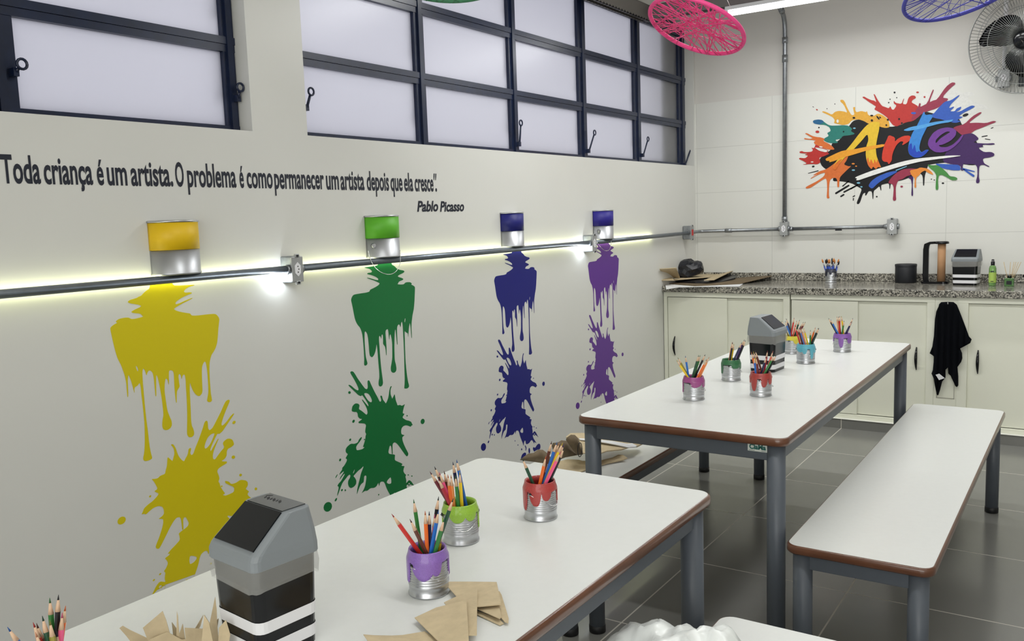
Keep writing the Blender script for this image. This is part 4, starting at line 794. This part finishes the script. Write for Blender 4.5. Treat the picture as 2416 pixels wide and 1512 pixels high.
# ================================================================== COUNTER ITEMS
P = hit(2130, 664, 2, ZK)
t = empty('speaker', (1.513, -.10, ZK), 0, 'short black cylinder standing on the granite counter', 'canister')
t.name = 'canister'
MB().lathe([(.064, 0), (.066, .003), (.066, .118), (.063, .121), (.0001, .121)], 40).obj('canister_body', M_blackm, t)
MB().lathe([(.0675, .108), (.0675, .122), (.064, .123)], 40, cap=False).obj('canister_rim', M_blackm, t)
t = empty('towel_holder', (1.70, -.125, ZK), 0, 'black stand holding a brown cardboard tube on the counter', 'holder')
q = MB(); q.prism(rrect(-.085, -.05, .075, .05, .03, 6), XY, 0, .012); q.obj('stand_base', M_black, t)
q = MB()
ptsz = [(-.055, .0, .006), (-.062, 0, .03), (-.062, 0, .22), (-.058, 0, .248), (-.04, 0, .262), (.0, 0, .264), (.065, 0, .264)]
for a_, b_ in zip(ptsz[:-1], ptsz[1:]):
    pass
rs = []
for i, p in enumerate(ptsz):
    pa = Vector(ptsz[max(i-1, 0)]); pb = Vector(ptsz[min(i+1, len(ptsz)-1)]); tt = (pb-pa).normalized(); nn = Vector((tt.z, 0, -tt.x))
    hw = .017 if i < 4 else .008
    rs.append([Vector(p)+nn*hw+Vector((0, -.016, 0)), Vector(p)+nn*hw+Vector((0, .016, 0)), Vector(p)-nn*hw+Vector((0, .016, 0)), Vector(p)-nn*hw+Vector((0, -.016, 0))])
q.rings(rs, smooth=False); bevel(q.obj('stand_arm', M_black, t), .003)
MB().lathe([(.001, .256), (.042, .256), (.043, .262), (.040, .27), (.001, .27)], 32, (.03, 0, 0), cap=False).obj('stand_cap', M_black, t)
tag(MB().lathe([(.024, .0135), (.024, .2545), (.021, .2545), (.021, .0135)], 32).obj('cardboard_tube', mat('tube_brown', (176, 134, 96), .8), None, (1.73, -.125, ZK)), 'brown cardboard tube on the black stand', 'tube')
t = empty('spray_bottle', (2.035, -.262, ZK), 0, 'clear spray bottle with green liquid and black pump on the counter', 'bottle')
mglass = mat('clear_plastic', (225, 235, 228), .08, trans=.85, spec=.5)
MB().lathe([(.018, 0), (.0205, .003), (.0205, .105), (.017, .120), (.010, .126)], 28).obj('bottle_body', mat('green_bottle', (150, 200, 120), .12, trans=.55), t)
MB().lathe([(.0215, .02), (.0215, .082)], 28, cap=False).obj('bottle_label', mat('lime_label', (168, 196, 92), .5), t)
q = MB(); q.prism(rrect(-.009, .086, .009, .092, .001, 2), lambda u, v, k: (u, k, v), -.0222, -.0205); q.prism(rrect(-.008, .026, .008, .030, .001, 2), lambda u, v, k: (u, k, v), -.0222, -.0205); q.obj('label_print', M_blackm, t)
MB().lathe([(.011, .124), (.011, .148), (.007, .15), (.007, .162), (.001, .163)], 20, cap=False).obj('pump', M_black, t)
t = empty('reed_diffuser', (2.128, -.285, ZK), 0, 'small square glass bottle with green liquid and black collar', 'diffuser')
bevel(MB().prism(rrect(-.026, -.022, .026, .022, .006, 4), XY, 0, .05).obj('glass_bottle', mat('green_glass', (108, 160, 96), .1, trans=.6), t), .004)
MB().box((-.014, -.0235, .012), (.014, -.022, .034)).obj('bottle_label', M_blackm, t)
MB().lathe([(.010, .050), (.012, .052), (.012, .064), (.009, .066)], 20).obj('collar', M_black, t)
for k, (dx, dy) in enumerate(((-.20, .05), (.02, -.05), (.18, .08), (.26, 0), (.34, .04), (.12, .1))):
    s = MB().tube([(0, 0, 0), (dx*.15, dy*.15, .135)], .0013, 6).obj('reed_stick', mat('reed', (196, 166, 110), .7), None, (2.128+dx*.02, -.285+dy*.02, ZK+.012))
    tag(s, 'thin wooden reed stick fanned out of the green diffuser bottle', 'stick', 'reeds in the diffuser')
t = empty('tray', (2.275, -.15, ZK), 0, 'black handled object at the right edge of the counter', 'tray')
q = MB(); q.tube([(-.085, 0, .052), (-.06, 0, .068), (-.02, 0, .078), (.05, 0, .082), (.12, 0, .082)], .0065, 10); q.tube([(-.085, 0, .052), (-.04, 0, .046), (.12, 0, .046)], .0065, 10); q.obj('tray_handle', M_black, t)
q = MB(); q.box((-.06, -.06, 0), (.16, .06, .04)); bevel(q.obj('tray_body', M_black, t), .008, 3)

# cardboard, bag and paper at the left end of the counter
def sheet(name, px, axz, m, thick, label, cat, group=None, kinds=None, bend=0):
    """px: list of (x, y, z) : pixel and the height at which that corner lies"""
    P = [hit(x, y, 2, z) for x, y, z in px]; c = sum(P, Vector())/len(P); c.z = min(p.z for p in P)
    n = len(P); q = MB(); q.add([p-c+Vector((0, 0, thick)) for p in P]+[p-c for p in P], [tuple(range(n)), tuple(reversed(range(n, 2*n)))]+[(i, (i+1) % n, n+(i+1) % n, n+i) for i in range(n)])
    o = q.obj(name, m, None, c); return tag(o, label, cat, group)
def quad3(name, P, m, thick, label, cat, group=None, seg=8, bow=.0, wav=.0):
    """curved sheet through four 3D corners (a b / d c), bowed along its normal"""
    a, b, c, d = [Vector(p) for p in P]; nrm = (b-a).cross(d-a).normalized(); c0 = (a+b+c+d)/4; c0.z = min(p.z for p in (a, b, c, d)); q = MB(); vs = []; fs = []
    for i in range(seg+1):
        for j in range(seg+1):
            u, v = i/seg, j/seg; p = (a.lerp(b, u)).lerp(d.lerp(c, u), v)+nrm*(bow*math.sin(PI*u)*math.sin(PI*v)+wav*math.sin(7*u+3*v)*math.sin(PI*v)); vs.append(p-c0)
    for i in range(seg):
        for j in range(seg): k = i*(seg+1)+j; fs.append((k, k+1, k+seg+2, k+seg+1))
    q.add(vs, fs, True); o = q.obj(name, m, None, c0); s = o.modifiers.new('s', 'SOLIDIFY'); s.thickness = thick; s.offset = 1
    return tag(o, label, cat, group)
Z0 = ZK
sheet('paper_sheet', [(1568, 664, Z0+.001), (1580, 659, Z0+.001), (1760, 664, Z0+.001), (1745, 676, Z0+.001), (1640, 677, Z0+.001), (1600, 678, Z0+.001), (1572, 683, Z0+.001)], 2, M_paper, .002, 'white paper sheet lying under the cardboard on the counter', 'paper')
sheet('cardboard_sheet', [(1570, 669, Z0+.004), (1585, 662, Z0+.004), (1700, 660, Z0+.004), (1812, 650, Z0+.03), (1822, 652, Z0+.03), (1745, 670, Z0+.004), (1640, 675, Z0+.004)], 2, M_kraftd, .003, 'flat dark cardboard under the pile, pointing right along the counter', 'cardboard', 'cardboard pile on the counter')
sheet('black_bag', [(1585, 664, Z0+.012), (1620, 655, Z0+.02), (1735, 646, Z0+.03), (1735, 658, Z0+.022), (1700, 668, Z0+.008), (1640, 668, Z0+.008)], 2, mat('bin_bag', (20, 22, 30), .35, bump=1, bscale=60), .010, 'flattened black plastic bag between the cardboard layers', 'bag')
P4 = lambda *a: [hit(x, y, 2, z) for x, y, z in a]
quad3('cardboard_box', P4((1556, 636, Z0+.09), (1640, 640, Z0+.05), (1745, 641, Z0+.045), (1720, 653, Z0+.045)), M_kraft, .004, 'x', 'x') if False else None
sheet('cardboard_sheet', [(1570, 657, Z0+.030), (1600, 642, Z0+.034), (1660, 640, Z0+.038), (1720, 641, Z0+.042), (1760, 627, Z0+.085), (1728, 640, Z0+.062), (1685, 661, Z0+.034), (1661, 662, Z0+.034), (1680, 654, Z0+.034), (1585, 662, Z0+.030)], 2, M_kraft, .004, 'opened brown cardboard with a raised right flap on the counter', 'cardboard', 'cardboard pile on the counter')
quad3('cardboard_sheet', [hit(1556, 635, 0, .02), hit(1596, 632, 0, .09), hit(1604, 656, 2, Z0+.040), hit(1566, 657, 2, Z0+.036)], M_kraft, .004, 'brown cardboard flap standing against the left wall on the counter', 'cardboard', 'cardboard pile on the counter', bow=.008)
quad3('cardboard_sheet', [hit(1548, 657, 2, Z0+.052), hit(1585, 653, 2, Z0+.046), hit(1590, 662, 2, Z0+.038), hit(1562, 662, 2, Z0+.038)], M_kraft, .004, 'small brown cardboard corner sticking out over the counter end', 'cardboard', 'cardboard pile on the counter')
def blob(name, c, r, m, label, cat, seed, amp=.25, sub=4, sharp=1.0, ax=None):
    import bmesh
    from mathutils import noise
    bm = bmesh.new(); bmesh.ops.create_icosphere(bm, subdivisions=sub, radius=1)
    for v in bm.verts:
        p = v.co.copy(); n = 1-abs(noise.noise(p*2.2+Vector((seed, 0, 0))))*2*amp+amp*.5*noise.noise(p*5+Vector((0, seed, 0)))
        v.co = Vector((p.x*n*r[0], p.y*n*r[1], max(p.z*n, -.55)*r[2]))
    zmin = min(v.co.z for v in bm.verts)
    for v in bm.verts: v.co.z -= zmin
    me = bpy.data.meshes.new(name); bm.to_mesh(me); bm.free(); me.materials.append(m)
    for p in me.polygons: p.use_smooth = False
    o = bpy.data.objects.new(name, me); COL.objects.link(o); o.location = c
    if ax is not None: o.rotation_euler = (0, 0, ax)
    return tag(o, label, cat)
P = hit(1622, 653, 2, Z0+.040)
bb_ = blob('plastic_bag', (P.x, P.y+.03, Z0+.0385), (.135, .09, .088), mat('bin_bag', (20, 22, 30), .35), 'knotted black plastic bag on top of the cardboard by the corner', 'bag', 2.3, .22, 3, ax=.35)
bb_.rotation_euler = (0, -.25, .35)

# ================================================================== KRAFT PAPER ON THE FRONT TABLE
ZA = ZT_
K6 = lambda pts: [(840+x/6.358, 1350+y/6.358, z) for x, y, z in pts]
sheet('kraft_scrap', K6([(110, 940, ZA+.010), (400, 965, ZA+.003), (700, 950, ZA+.003), (1030, 895, ZA+.002), (1260, 1040, ZA+.001), (1300, 1250, ZA+.001), (400, 1350, ZA+.001)]), 2, M_kraft, .0012, 'kraft paper strip cut off by the bottom edge of the picture', 'paper', 'kraft paper pieces by the lavender tin')
sheet('kraft_scrap', K6([(1820, 590, ZA+.001), (2130, 700, ZA+.001), (2215, 775, ZA+.001), (2160, 800, ZA+.001), (1815, 640, ZA+.001), (1700, 480, ZA+.001)]), 2, M_kraft, .0014, 'lowest kraft paper piece under the stack, pointing right', 'paper', 'kraft paper pieces by the lavender tin')
sheet('kraft_scrap', K6([(2150, 290, ZA+.004), (2185, 350, ZA+.004), (2290, 700, ZA+.004), (2285, 770, ZA+.004), (2230, 750, ZA+.004), (2100, 600, ZA+.004), (1900, 400, ZA+.004)]), 2, M_kraft, .0014, 'kraft paper piece with a folded tip at the right of the stack', 'paper', 'kraft paper pieces by the lavender tin')
sheet('kraft_scrap', K6([(1560, 300, ZA+.006), (2120, 280, ZA+.007), (2175, 680, ZA+.008), (2160, 705, ZA+.008), (1830, 560, ZA+.007)]), 2, M_kraft, .0014, 'kraft paper piece in the middle of the stack right of the tin', 'paper', 'kraft paper pieces by the lavender tin')
sheet('kraft_scrap', K6([(1310, 150, ZA+.008), (1700, 150, ZA+.010), (2110, 155, ZA+.012), (2180, 490, ZA+.014), (1820, 525, ZA+.014), (1500, 480, ZA+.009), (1505, 365, ZA+.009)]), 2, M_kraft, .0014, 'square kraft paper piece on top of the stack right of the tin', 'paper', 'kraft paper pieces by the lavender tin')
sheet('kraft_scrap', K6([(1320, 460, ZA+.006), (1500, 375, ZA+.010), (1820, 260, ZA+.017), (1815, 700, ZA+.016), (1812, 950, ZA+.012), (1690, 955, ZA+.011)]), 2, M_kraft, .0014, 'narrow kraft paper piece with a straight right edge', 'paper', 'kraft paper pieces by the lavender tin')
sheet('kraft_scrap', K6([(880, 690, ZA+.008), (1200, 540, ZA+.011), (1655, 425, ZA+.019), (1680, 800, ZA+.016), (1692, 1040, ZA+.012), (1240, 1050, ZA+.006)]), 2, M_kraft, .0014, 'large fan shaped kraft paper piece in front of the lavender tin', 'paper', 'kraft paper pieces by the lavender tin')
# pile of torn shards by the near bin : each stands up from the table
S4 = 4.314
shards = [([(1215,525),(1250,500),(1330,545),(1500,625),(1560,700),(1400,760),(1290,610)], 'curled'), ([(1455,520),(1655,350),(1690,440),(1735,600),(1600,760),(1520,640)], 'tall square'), ([(1750,465),(1790,520),(1850,640),(1830,760),(1740,760),(1765,600)], 'thin dark edged'), ([(1800,350),(1812,400),(1818,520),(1800,620),(1780,560)], 'needle thin'), ([(1860,480),(1880,600),(1990,520),(2070,390),(2040,500),(1920,680),(1840,740),(1790,640)], 'triangular'), ([(2080,390),(2130,470),(2180,620),(2100,760),(2020,720),(2065,540)], 'broad pointed'), ([(2190,205),(2205,330),(2210,480),(2225,620),(2130,640),(2135,470)], 'tallest spike'), ([(2230,520),(2300,440),(2345,590),(2300,700),(2200,760)], 'right hand'), ([(1880,520),(2060,530),(2180,470),(2225,425),(2200,600),(2080,780),(1900,780)], 'wide flat'), ([(1520,640),(1700,560),(1850,640),(2000,620),(2100,760),(1900,830),(1600,830)], 'crumpled front')]
for k, (pl, adj) in enumerate(shards):
    px = [(x/S4, 1360+y/S4) for x, y in pl]
    cx = sum(p[0] for p in px)/len(px)
    # vertical sheet facing the camera, standing on the table
    g = hit(cx, 1540+ (k % 3)*10, 2, ZA+.002); g = Vector((1.385+(cx-420)*.00050+.008*(k % 2), -5.60+(cx-420)*.0001-.012*(k % 3), ZA)); v = Vector((CAM.x-g.x, CAM.y-g.y, 0)).normalized()
    tw = math.radians([12, -18, 30, -5, 22, -25, 8, -14, 16, 0][k]); nv = Vector((v.x*math.cos(tw)-v.y*math.sin(tw), v.x*math.sin(tw)+v.y*math.cos(tw), 0)); nv = (nv+Vector((0, 0, .25))).normalized()
    pts = []
    for x, y in px:
        d = ray(x, y); pts.append(CAM+d*((g+Vector((0, 0, .04))-CAM).dot(nv)/d.dot(nv)))
    # close the outline down to the table top
    zlow = min(p.z for p in pts)
    pts = [Vector((p.x, p.y, max(p.z-(max(0, zlow-ZA-.002))*(1 if p.z < zlow+.02 else 0), ZA+.0015))) for p in pts]
    c = sum(pts, Vector())/len(pts); c.z = ZA; n = len(pts); q = MB()
    q.add([p-c+nv*.0007 for p in pts]+[p-c-nv*.0007 for p in pts], [tuple(range(n)), tuple(reversed(range(n, 2*n)))]+[(i, (i+1) % n, n+(i+1) % n, n+i) for i in range(n)])
    tag(q.obj('kraft_scrap', M_kraft, None, c), adj+' kraft paper shard in the pile left of the near bin', 'paper', 'torn kraft shards by the near bin')

# ================================================================== CARDBOARD ON THE WALL SIDE BENCH
ZB = .4705
U = lambda pts: [(1220+x/7.55, 1010+y/7.55, z) for x, y, z in pts]
sheet('cardboard_sheet', U([(870, 170, ZB+.075), (950, 105, ZB+.075), (1170, 100, ZB+.07), (1440, 140, ZB+.06), (1700, 175, ZB+.045), (2200, 240, ZB+.03), (2240, 290, ZB+.03), (2140, 340, ZB+.03), (1990, 355, ZB+.035), (1860, 395, ZB+.04), (1600, 420, ZB+.05), (1500, 455, ZB+.055), (1440, 458, ZB+.055), (1100, 460, ZB+.06)]), 2, M_kraft, .004, 'large torn cardboard sheet with a white band on the wall side bench', 'cardboard', 'torn cardboard on the bench')
sheet('paper_band', U([(1100, 190, ZB+.0735), (1250, 200, ZB+.072), (1440, 212, ZB+.068), (1700, 240, ZB+.058), (1960, 290, ZB+.042), (2050, 280, ZB+.038), (2135, 325, ZB+.036), (2110, 345, ZB+.036), (1990, 355, ZB+.040), (1700, 290, ZB+.058), (1440, 245, ZB+.068), (1120, 215, ZB+.0735)]), 2, M_paper, .003, 'white paper band lying across the torn cardboard on the bench', 'paper')
sheet('cardboard_sheet', U([(700, 620, ZB+.002), (900, 570, ZB+.006), (1100, 580, ZB+.010), (1170, 600, ZB+.010), (1450, 600, ZB+.008), (1700, 540, ZB+.01), (1800, 490, ZB+.016), (1880, 490, ZB+.016), (1965, 545, ZB+.012), (1900, 575, ZB+.006), (1600, 640, ZB+.002), (1300, 730, ZB+.001), (1100, 800, ZB+.001), (760, 780, ZB+.001)]), 2, M_kraft, .004, 'lower torn cardboard sheet with a rounded tip on the bench', 'cardboard', 'torn cardboard on the bench')
def curl(px, base_z, label):
    lo = max(px, key=lambda p: p[1]); zf = {'r': .066, 'd': .066, 'l': .012}[label[0]]
    xm = hit(1220+lo[0]/7.55, 1010+lo[1]/7.55, 2, base_z+zf).x+.008     # stands on the sheet at its lowest point
    P = [hit(1220+x/7.55, 1010+y/7.55, 0, xm) for x, y, xw in px]
    for p in P: p.z = max(p.z, base_z+.014)
    c = sum(P, Vector())/len(P); c.z = min(p.z for p in P); n = len(P); q = MB(); off = Vector((.03, -.02, -.004)); off2 = Vector((-.01, .012, -.01))
    mid = [p-c for p in P]; cen = sum(mid, Vector())/n+Vector((.02, -.015, .01))
    vs = mid+[cen]; q.add(vs, [(i, (i+1) % n, n) for i in range(n)], True)
    o = q.obj('cardboard_sheet', M_kraftd, None, c); s = o.modifiers.new('s', 'SOLIDIFY'); s.thickness = .004; s.offset = -1; tag(o, label, 'cardboard', 'curled cardboard lobes on the bench'); return o
MATS['kraft_dark'].node_tree.nodes['Principled BSDF'].inputs['Base Color'].default_value = (*lin((158, 140, 108)), 1)
curl([(880,210,.78),(900,160,.78),(960,115,.78),(1030,120,.78),(1090,180,.80),(1130,290,.83),(1165,400,.86),(1175,470,.90),(1080,480,.90),(1000,400,.86),(930,300,.82)], ZB, 'rounded cardboard lobe marked with a black oval on the bench')
curl([(630,320,.80),(650,260,.78),(720,255,.78),(790,215,.78),(880,225,.78),(950,290,.80),(1010,400,.84),(1080,480,.88),(860,520,.90),(760,560,.92),(680,480,.88)], ZB, 'dark curled cardboard lobe behind the pencils of the front table')
curl([(60,570,.78),(120,510,.76),(200,450,.75),(290,440,.75),(380,380,.75),(460,385,.76),(530,440,.80),(600,520,.84),(640,600,.90),(560,640,.92),(300,600,.86)], ZB, 'low curled cardboard lobe at the left of the wall side bench')
c = hit(1220+1062/7.55, 1010+365/7.55, 0, [o for o in bpy.data.objects if o.get('label', '').startswith('rounded cardboard lobe')][0].location.x)
q = MB(); q.tube([Vector((.0, .016*math.cos(2*PI*k/20), .026*math.sin(2*PI*k/20))) for k in range(20)], .0016, 6, closed=True); q.v = [(a+.006, b_, c_) for a, b_, c_ in q.v]
ov = q.obj('printed_oval', M_rub, None, c+Vector((.012, -.008, 0)))
lobe = [o for o in bpy.data.objects if o.get('label', '').startswith('rounded cardboard lobe')][0]
ov.parent = lobe; ov.location = c+Vector((.012, -.008, 0))-lobe.location

# ================================================================== WHITE PLASTIC BAG ON THE NEAR BENCH
def white_bag():
    import bmesh
    from mathutils import noise
    m = mat('white_bag', (232, 236, 234), .26, spec=.6, bump=.8, bscale=26)
    P0 = Vector((1.925, -4.935, .4705)); nx, ny = 44, 26; q = MB()
    def ht(u, v):
        e = max(0, 1-abs(2*u-1)**2.6)*max(0, 1-abs(2*v-1)**2.6)
        w = .115+.035*u+.016*math.sin(8*u+1.2)+.012*math.sin(11*u+5*v); r_ = 1-abs(noise.noise(Vector((u*6, v*5, 1.5))))
        return e**.38*(w+.035*r_+.012*abs(noise.noise(Vector((u*19, v*17, 4.5)))))
    vs = []; fs = []
    for i in range(nx+1):
        for j in range(ny+1):
            u, v = i/nx, j/ny; vs.append(((u-.5)*.30, (v-.5)*.36, ht(u, v)+.001))
    for i in range(nx):
        for j in range(ny): k = i*(ny+1)+j; fs.append((k, k+ny+1, k+ny+2, k+1))
    q.add(vs, fs, True); n = len(q.v); 
    o = q.obj('plastic_bag', m, None, P0); o.rotation_euler = (0, 0, .12)
    s = o.modifiers.new('s', 'SOLIDIFY'); s.thickness = .001; s.offset = -1
    tag(o, 'crumpled shiny white plastic bag lying on the bench at the bottom edge', 'bag')
white_bag()

# ================================================================== STRING HOOPS
def hoop(c, nrm, maj, R_, rgb, label, seed, nstr=46, stretch=1.0):
    """ring woven with strings; nrm = its axis"""
    random.seed(seed); n = Vector(nrm).normalized(); e1 = Vector(maj); e1 = (e1-n*e1.dot(n)).normalized(); e2 = n.cross(e1)
    t = empty('string_hoop', c, 0, label, 'hoop', 'string woven hoops hanging from the ceiling')
    m = mat('yarn_%d' % seed, rgb, .6, var=.15, vscale=60)
    pt = lambda a, z=0: e1*math.cos(a)*R_+e2*math.sin(a)*R_+n*z
    q = MB(); q.tube([pt(2*PI*k/64) for k in range(64)], .0072, 10, closed=True)
    q.obj('hoop_ring', m, t)
    q = MB()
    for k in range(nstr):
        a = random.uniform(0, 2*PI); b = a+PI+random.uniform(-1.25, 1.25); z1, z2 = random.choice((-.007, .007)), random.choice((-.007, .007))
        q.tube([pt(a, z1), (pt(a, z1)+pt(b, z2))/2, pt(b, z2)], random.choice((.0008, .0012, .0018)), 5)
    st = q.obj('string_web', m, t); st['kind'] = 'stuff'
    q = MB()
    for k in range(3):
        a = 2*PI*k/3+.4; q.tube([pt(a), Vector((0, 0, max(.12, min(.3, 2.93-c[2]))))], .0006, 4)
    top = Vector((0, 0, max(.12, min(.3, 2.93-c[2])))); q.tube([top, Vector((0, 0, 2.948-c[2]))], .0007, 4)
    q.obj('hanging_thread', M_wire, t)
    return t
def hoop_px(px, py, depth, A, B, ang, rgb, label, seed, flip=1, **k):
    """disc seen as an ellipse of half axes A, B (px) at angle ang"""
    c = at_depth(px, py, depth); v = (CAM-c).normalized()
    dist = (c-CAM).length
    rt = (RT-v*RT.dot(v)).normalized(); dn = -(UP-v*UP.dot(v)).normalized()
    a = math.radians(ang); maj = rt*math.cos(a)+dn*math.sin(a); mnr = -rt*math.sin(a)+dn*math.cos(a)
    th = math.acos(B/A); nr = mnr*math.sin(th)*flip+v*math.cos(th)
    return hoop(c, nr, maj, A*depth/FPX, rgb, label, seed, **k)
hoop_px(1643, 63, 2.9, 116, 51, 22.9, (246, 74, 146), 'bright pink hoop woven with string hanging by the corner', 11, nstr=62)
hoop_px(2284, -34, 3.0, 143, 62, -17, (74, 74, 176), 'violet blue hoop woven with string at the top right', 12, nstr=48)
hoop_px(1048, -66, 2.7, 150, 68, 2, (64, 130, 92), 'green hoop woven with string, only its lower edge in view', 13)

# ================================================================== WALL FAN
def fan():
    c = hit(2418, 92, 1, -.30); R_ = .306
    c = hit(2421, 93, 1, -.27)
    t = empty('wall_fan', c, 0, 'large wall fan with wire cage and black blades at the top right', 'fan')
    v = (CAM-c).normalized(); fwd = Vector((-.10, -1, -.12)).normalized()
    side = fwd.cross(Vector((0, 0, 1))).normalized(); up = side.cross(fwd).normalized()
    M = lambda x, y, z: side*x+up*y+fwd*z       # x right.. , y up, z towards the room
    mw = mat('fan_wire', (150, 152, 150), .3, metal=.9)
    def cage(z0, z1, n=96, rr=.0011):
        q = MB()
        for k in range(n):
            a = 2*PI*k/n; P = []
            for s in range(7):
                u = s/6; r_ = .05+(R_-.05)*u; z = z0+(z1-z0)*(1-u**3.0); P.append(M(r_*math.cos(a), r_*math.sin(a), z))
            q.tube(P, rr, 4)
        for f_, r2 in ((1, .0032), (.62, .0016), (.82, .0016)):
            r_ = .05+(R_-.05)*((f_*R_-.05)/(R_-.05)); u = (r_-.05)/(R_-.05); z = z0+(z1-z0)*(1-u**3.0)
            q.tube([M(r_*math.cos(2*PI*k/72), r_*math.sin(2*PI*k/72), z) for k in range(72)], r2, 6, closed=True)
        return q
    cage(.0, .085).obj('front_cage', mw, t); cage(-.004, -.085).obj('rear_cage', mw, t)
    q = MB(); rs = []
    for r_, z in ((.001, .098), (.04, .096), (.052, .088), (.055, .078)): rs.append([M(r_*math.cos(2*PI*k/32), r_*math.sin(2*PI*k/32), z) for k in range(32)])
    q.rings(rs); cap_ = q.obj('cage_badge', M_black, t)
    q = MB(); q.tube([M(.022*math.cos(a)-.006, .026*math.sin(a)-.004, .0985) for a in [2*PI*k/3+.5 for k in range(3)]], .0013, 6, closed=True); q.obj('badge_mark', M_wire, cap_)
    for b_ in range(3):
        a0 = math.radians(155+120*b_); q = MB(); rs = []
        for s in range(9):
            u = s/8; r_ = .04+.205*u; ch = .045+.055*math.sin(PI*min(1, u*1.05)**.8); sw = .55*u*u
            aa = a0-sw; e = Vector((math.cos(aa), math.sin(aa), 0)); p = Vector((-e.y, e.x, 0)); tw = .035*(1-.4*u)
            if s == 8: ch *= .35
            A_ = e*r_+p*ch; B_ = e*r_-p*ch*.9
            rs.append([M(A_.x, A_.y, .012+tw), M((A_.x+B_.x)/2, (A_.y+B_.y)/2, .020), M(B_.x, B_.y, .012-tw), M((A_.x+B_.x)/2, (A_.y+B_.y)/2, .016)])
        q.rings(rs); q.obj('fan_blade', M_black, t)
    q = MB(); rs = []
    for r_, z in ((.001, .045), (.035, .042), (.042, .02), (.042, -.01), (.065, -.05), (.068, -.10), (.05, -.15), (.001, -.155)): rs.append([M(r_*math.cos(2*PI*k/32), r_*math.sin(2*PI*k/32), z) for k in range(32)])
    q.rings(rs); q.obj('motor_housing', mat('motor_grey', (60, 64, 68), .5), t)
    bk = Vector((0, -c.y-.012, -.16)); q = MB(); q.tube([M(0, -.03, -.10), M(0, -.16, -.10)+Vector((0, .02, 0)), bk], .02, 12); q.lathe([(.05, -.01), (.05, .01)], 24, (0, 0, 0)) if False else None
    q.obj('wall_arm', mat('motor_grey', (60, 64, 68), .5), t)
    q = MB(); q.box((-.05, -c.y-.016, -.24), (.05, -c.y-.001, -.08)); bevel(q.obj('wall_plate', mat('motor_grey', (60, 64, 68), .5), t), .004)
    return t
fan()
